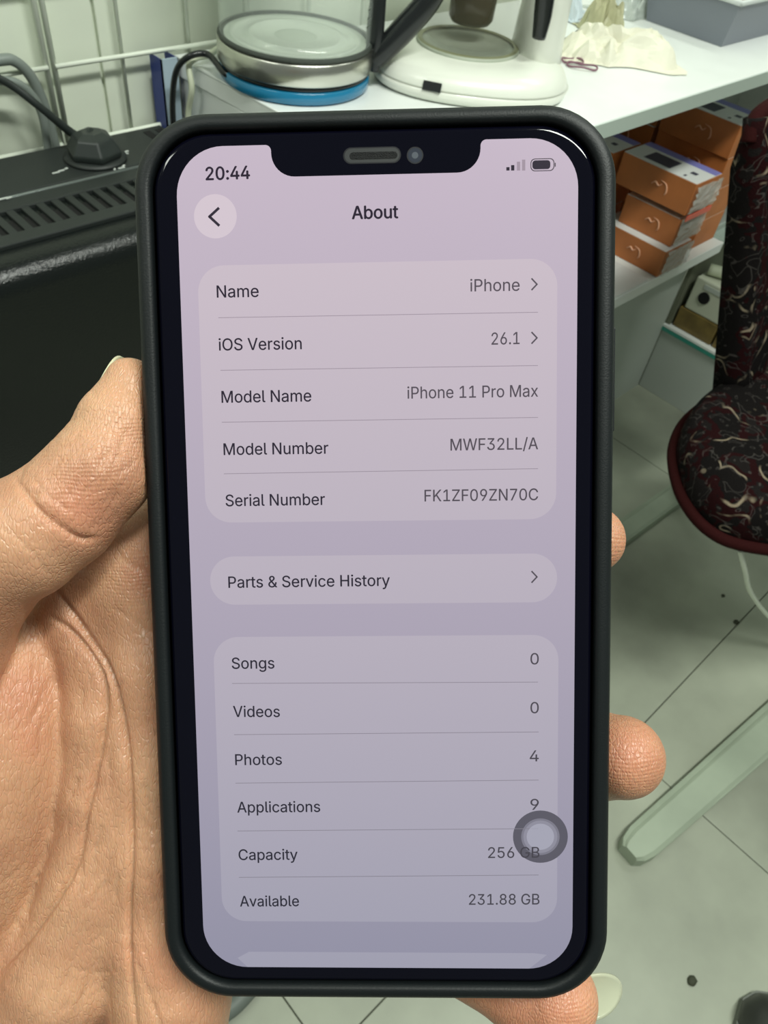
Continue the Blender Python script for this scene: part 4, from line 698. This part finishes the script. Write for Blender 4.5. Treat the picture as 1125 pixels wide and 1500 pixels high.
def stroke(p, wmm, m, name, z=.06, parent=None, cap=False):
    q = [S(*a) for a in p]; g = B()
    for (x0, y0), (x1, y1) in zip(q[:-1], q[1:]):
        d = Vector((x1-x0, y1-y0)); nn = Vector((-d.y, d.x)).normalized()*wmm/2; e = d.normalized()*(wmm*.35 if cap else 0)
        g.add([((x0-e.x+nn.x)*mm, (y0-e.y+nn.y)*mm, z*mm), ((x0-e.x-nn.x)*mm, (y0-e.y-nn.y)*mm, z*mm), ((x1+e.x-nn.x)*mm, (y1+e.y-nn.y)*mm, z*mm), ((x1+e.x+nn.x)*mm, (y1+e.y+nn.y)*mm, z*mm)], [(0, 1, 2, 3)])
    return g.build(name, m, disp)
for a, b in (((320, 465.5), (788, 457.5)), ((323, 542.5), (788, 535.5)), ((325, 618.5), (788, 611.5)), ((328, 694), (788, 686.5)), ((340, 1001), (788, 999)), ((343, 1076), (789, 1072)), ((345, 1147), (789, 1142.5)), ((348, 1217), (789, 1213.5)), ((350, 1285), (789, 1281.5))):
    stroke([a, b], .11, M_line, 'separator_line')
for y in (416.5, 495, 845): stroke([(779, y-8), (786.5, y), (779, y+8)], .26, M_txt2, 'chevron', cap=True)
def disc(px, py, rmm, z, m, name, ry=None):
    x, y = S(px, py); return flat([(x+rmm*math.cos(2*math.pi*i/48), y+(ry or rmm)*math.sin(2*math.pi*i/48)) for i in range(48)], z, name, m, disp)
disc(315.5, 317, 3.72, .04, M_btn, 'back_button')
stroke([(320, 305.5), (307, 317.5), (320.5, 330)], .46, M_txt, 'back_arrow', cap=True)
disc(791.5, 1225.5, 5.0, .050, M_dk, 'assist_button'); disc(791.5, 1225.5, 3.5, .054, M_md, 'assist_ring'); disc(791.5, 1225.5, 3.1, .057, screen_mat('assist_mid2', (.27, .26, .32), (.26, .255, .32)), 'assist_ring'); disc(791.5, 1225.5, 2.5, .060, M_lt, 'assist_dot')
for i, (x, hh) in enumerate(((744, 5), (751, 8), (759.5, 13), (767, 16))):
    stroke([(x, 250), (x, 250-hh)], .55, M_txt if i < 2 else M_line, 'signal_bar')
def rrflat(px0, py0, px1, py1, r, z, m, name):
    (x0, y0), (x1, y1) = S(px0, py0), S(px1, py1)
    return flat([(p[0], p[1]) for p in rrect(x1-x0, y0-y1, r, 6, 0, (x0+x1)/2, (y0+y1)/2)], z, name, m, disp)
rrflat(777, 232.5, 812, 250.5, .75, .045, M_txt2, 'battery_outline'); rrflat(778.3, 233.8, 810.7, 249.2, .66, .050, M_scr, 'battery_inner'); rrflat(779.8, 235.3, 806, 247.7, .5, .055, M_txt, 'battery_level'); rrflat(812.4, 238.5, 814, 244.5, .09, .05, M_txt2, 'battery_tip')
# speaker slit and front camera in the notch
M_spk = mat('speaker_mesh', (.012, .013, .015), .6, bump=1, bscale=6000)
M_spkr = mat('speaker_rim', (.010, .010, .013), .35, spec=.25)
def pill(px, py, w, h, z, m, name):
    x, y = S(px, py); return flat([(p[0], p[1]) for p in rrect(w, h, h/2-.01, 10, 0, x, y)], z, name, m, phone)
pill(545, 227.5, 9.9, 2.75, .015, M_spkr, 'speaker_rim'); pill(545, 227.5, 9.4, 2.35, .02, M_casein, 'speaker_slot'); pill(547, 228, 8.2, 1.25, .025, M_spk, 'speaker_grille')
x, y = S(608, 227.5)
for r, z, m, nm in ((1.42, .015, M_spkr, 'camera_ring'), (1.2, .02, mat('lens_blue_grey', (.03, .035, .05), .15), 'camera_lens'), (.55, .025, mat('lens_core', (.09, .10, .12), .1), 'camera_core')):
    flat([(x+r*math.cos(2*math.pi*i/40), y+r*math.sin(2*math.pi*i/40)) for i in range(40)], z, nm, m, phone)

# ------------------------------------------------------------------ the hand: one continuous surface from a blended distance field (mm, camera frame)
def q(px, py, d): return np.array([(px-IW/2)*d/FPX, (py-IH/2)*d/FPX, d])
VS = .9
lo = np.array([-128., -34., 118.]); hi = np.array([64., 262., 232.])
nx_, ny_, nz_ = [int(v) for v in np.ceil((hi-lo)/VS)]
gx = (lo[0]+VS*np.arange(nx_)).astype(np.float32); gy = (lo[1]+VS*np.arange(ny_)).astype(np.float32); gz = (lo[2]+VS*np.arange(nz_)).astype(np.float32)
Dn = np.full((nx_, ny_, nz_), 12.0, np.float32)
def region(bmin, bmax, pad):
    i0 = np.maximum(((bmin-pad-lo)/VS).astype(int), 0); i1 = np.minimum(((bmax+pad-lo)/VS).astype(int)+2, [nx_, ny_, nz_])
    sl = tuple(slice(a, b) for a, b in zip(i0, i1)); return sl, gx[sl[0]][:, None, None], gy[sl[1]][None, :, None], gz[sl[2]][None, None, :]
def blend(sl, d, k):
    a = Dn[sl]; h = np.maximum(k-np.abs(a-d), 0)/k; Dn[sl] = np.minimum(a, d) - h*h*k*.25
def capsule(a, b, ra, rb, k):
    sl, X, Y, Z = region(np.minimum(a, b)-max(ra, rb), np.maximum(a, b)+max(ra, rb), 12)
    if Dn[sl].size == 0: return
    ab = b-a; L2 = float(ab@ab)+1e-6
    t = np.clip(((X-a[0])*ab[0]+(Y-a[1])*ab[1]+(Z-a[2])*ab[2])/L2, 0, 1)
    d = np.sqrt((X-a[0]-t*ab[0])**2+(Y-a[1]-t*ab[1])**2+(Z-a[2]-t*ab[2])**2) - (ra+(rb-ra)*t)
    blend(sl, d.astype(np.float32), k)
def ellip(c, r, ang, k):
    R = max(r); sl, X, Y, Z = region(c-R, c+R, 12); ca, sa = math.cos(ang), math.sin(ang)
    x = X-c[0]; y = Y-c[1]; z = Z-c[2]; u = x*ca+y*sa; v = -x*sa+y*ca
    k0 = np.sqrt((u/r[0])**2+(v/r[1])**2+(z/r[2])**2)+1e-5; k1 = np.sqrt((u/r[0]**2)**2+(v/r[1]**2)**2+(z/r[2]**2)**2)+1e-5
    blend(sl, (k0*(k0-1)/k1).astype(np.float32), k)
def chain(pts, k, k0=None):
    for i, (a, b) in enumerate(zip(pts[:-1], pts[1:])): capsule(q(*a[:3]), q(*b[:3]), a[3], b[3], (k0 if (k0 and i == 0) else k))
# palm core, wrist and forearm
ellip(q(150, 1220, 181), (33, 50, 19), .12, 6)
ellip(q(330, 1100, 184), (30, 36, 14), .1, 8)
capsule(q(70, 1500, 186), q(-10, 1800, 196), 23, 22, 14)
capsule(q(-10, 1800, 196), q(60, 2120, 200), 23, 27, 14)
# mounds that show at the palm side
chain([(195, 815, 160, 9), (214, 870, 160, 11), (226, 980, 160, 12), (230, 1100, 160.5, 12.2), (232, 1230, 161, 12.4), (238, 1360, 161.5, 12.6), (250, 1450, 161, 12), (238, 1560, 165, 13)], 3)
capsule(q(272, 1430, 160), q(262, 1500, 163), 6.5, 8, 5)
chain([(108, 880, 159, 7), (148, 955, 158, 8.2), (160, 1050, 157.5, 8.6), (158, 1160, 158, 9), (140, 1290, 159, 10), (95, 1420, 161, 12), (30, 1540, 166, 14)], 2.2)
ellip(q(-2, 1125, 161), (16.5, 37, 20), .16, 2.0)
ellip(q(-70, 1330, 166), (18, 30, 20), .35, 6)
# index base and finger behind the phone
chain([(135, 900, 163, 11), (205, 822, 160, 10.6), (300, 745, 160, 10.2), (420, 640, 158, 9.4), (560, 530, 154, 8.4), (650, 470, 150.5, 7.4)], 4)
# middle, ring, little finger
chain([(300, 1000, 174, 12), (430, 930, 166, 10), (660, 840, 163, 9), (820, 795, 158, 8), (866, 790, 154.5, 6.8)], 4)
chain([(310, 1110, 175, 12), (430, 1080, 168, 10), (660, 1085, 166, 9.5), (850, 1104, 160, 8.8), (913, 1109, 152, 8.05)], 4)
chain([(300, 1250, 175, 12), (430, 1270, 170, 9.8), (570, 1345, 167, 8.6), (715, 1418, 160, 7.6)], 4)
chain([(715, 1418, 160, 7.6), (765, 1452, 157, 7.4)], 1.5)
chain([(765, 1452, 157, 7.4), (812, 1462, 154, 8.6)], 3)
# thumb
chain([(190, 560, 141, 4.6), (170, 620, 140, 7.0), (146, 690, 139, 9.3), (88, 752, 138, 10.0)], 1.2)
chain([(88, 752, 138, 10.0), (30, 790, 137, 10.8), (-10, 806, 137, 11.4), (-90, 890, 141, 14), (-130, 1010, 148, 16), (-110, 1200, 160, 18)], 1.2)
# the phone presses its own bed into the skin
X = gx[:, None, None]; Y = gy[None, :, None]; Z = gz[None, None, :]
pt = PT/mm
u = (X-pt[0])*h1[0]+(Y-pt[1])*h1[1]+(Z-pt[2])*h1[2]; v = (X-pt[0])*h2[0]+(Y-pt[1])*h2[1]+(Z-pt[2])*h2[2]; w = (X-pt[0])*h3[0]+(Y-pt[1])*h3[1]+(Z-pt[2])*h3[2]
qx = np.abs(u-CX)-(CW/2-13); qy = np.abs(v+CY)-(CH/2-13)
d2 = np.sqrt(np.maximum(qx, 0)**2+np.maximum(qy, 0)**2)+np.minimum(np.maximum(qx, qy), 0)-13
qz = np.abs(w-4.7)-5.5
rd = 2.0; a2 = d2+rd; b2_ = qz+rd
pd = np.sqrt(np.maximum(a2, 0)**2+np.maximum(b2_, 0)**2)+np.minimum(np.maximum(a2, b2_), 0)-rd
Dn = np.maximum(Dn, .2-pd).astype(np.float32)
del u, v, w, qx, qy, d2, qz, a2, b2_, pd
def surface_nets(D):
    ins = D < 0; c = ins[:-1,:-1,:-1].astype(np.int8)
    offs = [(i, j, k) for i in (0, 1) for j in (0, 1) for k in (0, 1)]
    cnt = np.zeros(c.shape, np.int8)
    for (i, j, k) in offs: cnt += ins[i:D.shape[0]-1+i, j:D.shape[1]-1+j, k:D.shape[2]-1+k]
    act = (cnt > 0) & (cnt < 8); I, J, K = np.nonzero(act); n = len(I)
    idx = -np.ones(act.shape, np.int64); idx[I, J, K] = np.arange(n)
    acc = np.zeros((n, 3)); ne = np.zeros(n)
    for a in offs:
        for ax in range(3):
            if a[ax] == 1: continue
            b = list(a); b[ax] = 1
            da = D[I+a[0], J+a[1], K+a[2]]; db = D[I+b[0], J+b[1], K+b[2]]; m = (da < 0) != (db < 0)
            t = np.where(m, da/np.where(m, da-db, 1), 0)
            p = np.array(a, float)[None, :].repeat(n, 0); p[:, ax] += t
            acc[m] += p[m]; ne[m] += 1
    V = lo + (np.stack([I, J, K], 1) + acc/ne[:, None])*VS
    Q = []
    for ax in range(3):
        s0 = [slice(1, -1)]*3; s1 = [slice(1, -1)]*3; s0[ax] = slice(0, -1); s1[ax] = slice(1, None)
        e = ins[tuple(s0)] != ins[tuple(s1)]; E = np.array(np.nonzero(e)); 
        o = np.ones(3, int); o[ax] = 0; E = E + o[:, None]
        sgn = ins[E[0], E[1], E[2]]
        u_, v_ = [(1, 2), (2, 0), (0, 1)][ax]; cs = []
        for (du, dv) in ((-1, -1), (0, -1), (0, 0), (-1, 0)):
            c_ = E.copy(); c_[u_] += du; c_[v_] += dv; cs.append(idx[c_[0], c_[1], c_[2]])
        F = np.stack(cs, 1); F[~sgn] = F[~sgn][:, ::-1]; Q.append(F)
    Q = np.concatenate(Q); Q = Q[(Q >= 0).all(1)]
    return V, Q
# keep the field closed at the grid border
for ax in range(3):
    for e in (0, -1):
        s = [slice(None)]*3; s[ax] = e; Dn[tuple(s)] = np.maximum(Dn[tuple(s)], .5)
V, Q = surface_nets(Dn)
def mesh_np(name, V, F):
    me = bpy.data.meshes.new(name); me.vertices.add(len(V)); me.vertices.foreach_set('co', V.astype(np.float32).ravel())
    me.loops.add(F.size); me.loops.foreach_set('vertex_index', F.astype(np.int32).ravel())
    me.polygons.add(len(F)); me.polygons.foreach_set('loop_start', np.arange(0, F.size, F.shape[1], dtype=np.int32)); me.update(calc_edges=True); me.validate(); return me
me = mesh_np('hand_rough', V, Q)
tmp = bpy.data.objects.new('tmp', me); COL.objects.link(tmp)
md = tmp.modifiers.new('s', 'SMOOTH'); md.factor = .5; md.iterations = 3
md = tmp.modifiers.new('u', 'SUBSURF'); md.levels = 1; md.render_levels = 1
dg = bpy.context.evaluated_depsgraph_get(); hm = bpy.data.meshes.new_from_object(tmp.evaluated_get(dg)); bpy.data.objects.remove(tmp)
nv = len(hm.vertices); co = np.empty(nv*3, np.float32); hm.vertices.foreach_get('co', co); co = co.reshape(-1, 3).astype(np.float64)
no = np.empty(nv*3, np.float32); hm.vertex_normals.foreach_get('vector', no); no = no.reshape(-1, 3).astype(np.float64)
# creases of the skin: polylines running over the palm side
uu = co[:, 0]/co[:, 2]*FPX+IW/2; vv = co[:, 1]/co[:, 2]*FPX+IH/2; facing = np.clip(-no[:, 2]*1.6, 0, 1)
def polyd(P):
    P = np.array([[p.x, p.y] for p in catmull([Vector((a, b, 0)) for a, b in P], 6)]); best = np.full(nv, 1e9); tt = np.zeros(nv)
    sel = (uu > P[:, 0].min()-40) & (uu < P[:, 0].max()+40) & (vv > P[:, 1].min()-40) & (vv < P[:, 1].max()+40) & (facing > 0)
    ix = np.nonzero(sel)[0]; n = len(P)-1; bb = np.full(len(ix), 1e9); bt = np.zeros(len(ix))
    for i in range(n):
        a, b = P[i], P[i+1]; ab = b-a; L2 = ab@ab+1e-9
        t = np.clip(((uu[ix]-a[0])*ab[0]+(vv[ix]-a[1])*ab[1])/L2, 0, 1); d = np.hypot(uu[ix]-a[0]-t*ab[0], vv[ix]-a[1]-t*ab[1])
        m = d < bb; bb[m] = d[m]; bt[m] = (i+t[m])/n
    return ix, bb, bt
disp_ = np.zeros(nv)
CREASES = [
 ([(22, 700), (52, 742), (88, 772), (120, 790), (142, 788)], .9, 6), ([(48, 700), (75, 730), (110, 752)], .25, 4), ([(0, 770), (40, 800), (75, 845)], .25, 4), ([(0, 745), (30, 790)], .2, 4),
 ([(80, 862), (98, 888), (122, 922), (150, 965), (170, 1020), (184, 1090), (190, 1170), (191, 1260), (187, 1350), (190, 1430), (202, 1530)], 1.7, 6),
 ([(70, 902), (100, 922), (130, 955), (150, 1000), (153, 1060), (140, 1130), (125, 1200), (110, 1270), (72, 1330), (30, 1385), (-10, 1430)], 1.6, 6),
 ([(150, 1200), (132, 1270), (104, 1330), (85, 1380), (40, 1450)], .35, 4), ([(168, 1230), (150, 1300), (120, 1370), (95, 1440), (60, 1500)], .3, 4),
 ([(190, 1395), (212, 1440), (232, 1500), (245, 1550)], .4, 4.5), ([(195, 1380), (215, 1400), (222, 1440)], .25, 4), ([(100, 1418), (150, 1425), (195, 1415)], .25, 4),
 ([(172, 810), (190, 826), (212, 836), (226, 852)], .35, 5), ([(160, 890), (190, 905), (222, 930)], .25, 5), ([(185, 1120), (205, 1150), (232, 1165)], .2, 4), ([(60, 1440), (40, 1475), (20, 1510)], .3, 4), ([(140, 1405), (125, 1450), (110, 1510)], .25, 4), ([(165, 1400), (160, 1450), (165, 1510)], .22, 4),
 ([(128, 560), (140, 585)], .2, 4), ([(20, 1345), (30, 1362)], .3, 5), ([(150, 640), (153, 690)], .22, 3), ([(122, 645), (118, 695)], .18, 3), ([(98, 650), (96, 700), (70, 740)], .15, 3),
]
for P, dep, wd in CREASES:
    ix, d, t = polyd(P); disp_[ix] = np.minimum(disp_[ix], -dep*(.72*np.exp(-(d/(wd*.62))**2)+.28*np.exp(-(d/(wd*2.4))**2))*np.clip(np.minimum(t, 1-t)*6+.15, 0, 1)*facing[ix])
rng = np.random.RandomState(3)
for i in range(420):      # short fine skin lines running across palm and thumb
    reg = i % 5
    if reg == 0: x0, y0, a = rng.uniform(10, 170), rng.uniform(620, 780), -1.0
    elif reg == 1: x0, y0, a = rng.uniform(0, 130), rng.uniform(920, 1350), 1.9
    elif reg == 2: x0, y0, a = rng.uniform(195, 240), rng.uniform(850, 1480), 1.2
    elif reg == 3: x0, y0, a = rng.uniform(20, 190), rng.uniform(1250, 1500), 2.1
    else: x0, y0, a = rng.uniform(110, 180), rng.uniform(960, 1300), 1.8
    a += rng.uniform(-.35, .35); Ln = rng.uniform(14, 60)
    P = [(x0, y0), (x0+Ln*.5*math.cos(a)+rng.uniform(-3, 3), y0+Ln*.5*math.sin(a)), (x0+Ln*math.cos(a), y0+Ln*math.sin(a))]
    ix, d, t = polyd(P); disp_[ix] += -rng.uniform(.06, .17)*np.exp(-(d/rng.uniform(2.5, 4))**2)*np.clip(np.minimum(t, 1-t)*6, 0, 1)*facing[ix]
co += no*disp_[:, None]
red = np.zeros(nv)
for (px, py, r, s) in ((110, 740, 55, .8), (195, 640, 40, .35), (225, 840, 45, 1.0), (30, 1010, 60, .8), (45, 1090, 30, .6), (910, 1110, 60, 1.0), (905, 800, 60, .5), (810, 1460, 90, 1.0), (255, 1430, 45, .5), (250, 1050, 32, .8), (258, 1300, 28, .5), (215, 1400, 40, .4)):
    red += s*np.exp(-((uu-px)**2+(vv-py)**2)/r**2)*(co[:, 2] < 175)
red = np.clip(red, 0, 1); ridge = np.zeros(nv)
for (px, py, r) in ((190, 640, 70), (110, 700, 60), (930, 1110, 70), (905, 790, 50), (840, 1460, 80), (190, 850, 45)): ridge += np.exp(-((uu-px)**2+(vv-py)**2)/r**2)
ridge = np.clip(ridge, 0, 1)
loc = np.stack([co[:, 0], -co[:, 1], -co[:, 2]], 1)*mm       # blender camera axes
hm.vertices.foreach_set('co', loc.astype(np.float32).ravel())
hm.polygons.foreach_set('use_smooth', np.ones(len(hm.polygons), bool)); at = hm.attributes.new('flush', 'FLOAT', 'POINT'); at.data.foreach_set('value', red.astype(np.float32)); at = hm.attributes.new('ridge', 'FLOAT', 'POINT'); at.data.foreach_set('value', ridge.astype(np.float32)); hm.update()
def skin():
    m = bpy.data.materials.new('skin'); m.use_nodes = True; nt = m.node_tree; b = nt.nodes['Principled BSDF']; L = nt.links.new; N = nt.nodes.new
    b.inputs['Roughness'].default_value = .42; b.inputs['Specular IOR Level'].default_value = .5
    b.inputs['Subsurface Weight'].default_value = .35; b.inputs['Subsurface Radius'].default_value = (1, .32, .14); b.inputs['Subsurface Scale'].default_value = .0022
    tc = N('ShaderNodeTexCoord'); at = N('ShaderNodeAttribute'); at.attribute_name = 'flush'
    n1 = N('ShaderNodeTexNoise'); n1.inputs['Scale'].default_value = 55; n1.inputs['Detail'].default_value = 5; L(tc.outputs['Object'], n1.inputs['Vector'])
    r1 = N('ShaderNodeValToRGB'); L(n1.outputs['Fac'], r1.inputs[0]); r1.color_ramp.elements[0].position = .32; r1.color_ramp.elements[1].position = .7
    r1.color_ramp.elements[0].color = SK0; r1.color_ramp.elements[1].color = SK1
    mx = N('ShaderNodeMix'); mx.data_type = 'RGBA'; mu = N('ShaderNodeMath'); mu.operation = 'MULTIPLY'; L(at.outputs['Fac'], mu.inputs[0]); mu.inputs[1].default_value = .55; L(mu.outputs[0], mx.inputs[0])
    L(r1.outputs[0], mx.inputs[6]); mx.inputs[7].default_value = (.56, .20, .12, 1); L(mx.outputs[2], b.inputs['Base Color'])
    # fine relief: stretched cells and friction ridges
    mp = N('ShaderNodeMapping'); L(tc.outputs['Object'], mp.inputs[0]); mp.inputs['Rotation'].default_value = (0, 0, .45); mp.inputs['Scale'].default_value = (1900, 520, 900)
    vo = N('ShaderNodeTexVoronoi'); vo.feature = 'DISTANCE_TO_EDGE'; vo.inputs['Scale'].default_value = 1; L(mp.outputs[0], vo.inputs['Vector'])
    vr = N('ShaderNodeMapRange'); L(vo.outputs['Distance'], vr.inputs[0]); vr.inputs[2].default_value = .15
    wv = N('ShaderNodeTexWave'); wv.inputs['Scale'].default_value = 420; wv.inputs['Distortion'].default_value = 9; wv.inputs['Detail'].default_value = 1; wv.inputs['Detail Scale'].default_value = .35; wv.bands_direction = 'Y'; L(tc.outputs['Object'], wv.inputs['Vector'])
    n2 = N('ShaderNodeTexNoise'); n2.inputs['Scale'].default_value = 260; n2.inputs['Detail'].default_value = 4; L(tc.outputs['Object'], n2.inputs['Vector'])
    b1_ = N('ShaderNodeBump'); b1_.inputs['Strength'].default_value = .45; b1_.inputs['Distance'].default_value = .0002; L(vr.outputs[0], b1_.inputs['Height'])
    b2_ = N('ShaderNodeBump'); b2_.inputs['Strength'].default_value = .4; b2_.inputs['Distance'].default_value = .00012
    a2_ = N('ShaderNodeAttribute'); a2_.attribute_name = 'ridge'; wm = N('ShaderNodeMath'); wm.operation = 'MULTIPLY'; L(wv.outputs['Fac'], wm.inputs[0]); L(a2_.outputs['Fac'], wm.inputs[1]); L(wm.outputs[0], b2_.inputs['Height']); L(b1_.outputs[0], b2_.inputs['Normal'])
    b3_ = N('ShaderNodeBump'); b3_.inputs['Strength'].default_value = .5; b3_.inputs['Distance'].default_value = .0005; L(n2.outputs['Fac'], b3_.inputs['Height']); L(b2_.outputs[0], b3_.inputs['Normal'])
    L(b3_.outputs[0], b.inputs['Normal']); return m
SK0 = (.44, .215, .125, 1); SK1 = (.61, .345, .205, 1)
hr = root('hand', 'open left hand gripping the phone, thumb at its left edge', 'hand', matrix=CAMMAT)
hm.name = 'palm_and_fingers'; hm.materials.clear(); hm.materials.append(skin())
ho = bpy.data.objects.new('palm_and_fingers', hm); COL.objects.link(ho); ho.parent = hr
M_nail = mat('fingernail', (.62, .60, .42), .25, sss=.2)
M_nail2 = mat('fingernail_translucent', (.70, .72, .52), .15, alpha=.42, coat=.5)
def nail(c, ux, uy, hx, hy, curve, th, m, name='fingernail', lab=None):
    """curved plate; c centre in mm camera frame, ux along the nail, uy across"""
    ux = np.array(ux, float); ux /= np.linalg.norm(ux); uy = np.array(uy, float); uy -= ux*(ux@uy); uy /= np.linalg.norm(uy); un = np.cross(ux, uy)
    def fn(a, b):
        s = a; ang = b*2*math.pi; x = s*math.cos(ang)*hx; y = s*math.sin(ang)*hy
        e = 1.0; p = np.array(c) + ux*x + uy*y + un*(-curve*(y/hy)**2*1.0)
        return (p[0]*mm, -p[1]*mm, -p[2]*mm)
    return B().grid(fn, 8, 32).build(name, m, hr, smooth=True, solid=th*mm)
nail(q(160, 560, 144.0), (.42, -.86, .1), (.25, .2, .95), 5.4, 3.6, 1.2, .5, M_nail)
nail(q(870, 1456, 158), (1, .12, .25), (0, 1, .15), 6.4, 5.3, .9, .5, M_nail2, lab=1)
nail(q(925, 1100, 160.2), (.9, 0, .35), (0, 1, 0), 4.2, 4.6, 1.6, .5, M_nail)
nail(q(868, 790, 161.4), (.9, 0, .3), (0, 1, 0), 3.6, 4.4, 1.5, .5, M_nail)
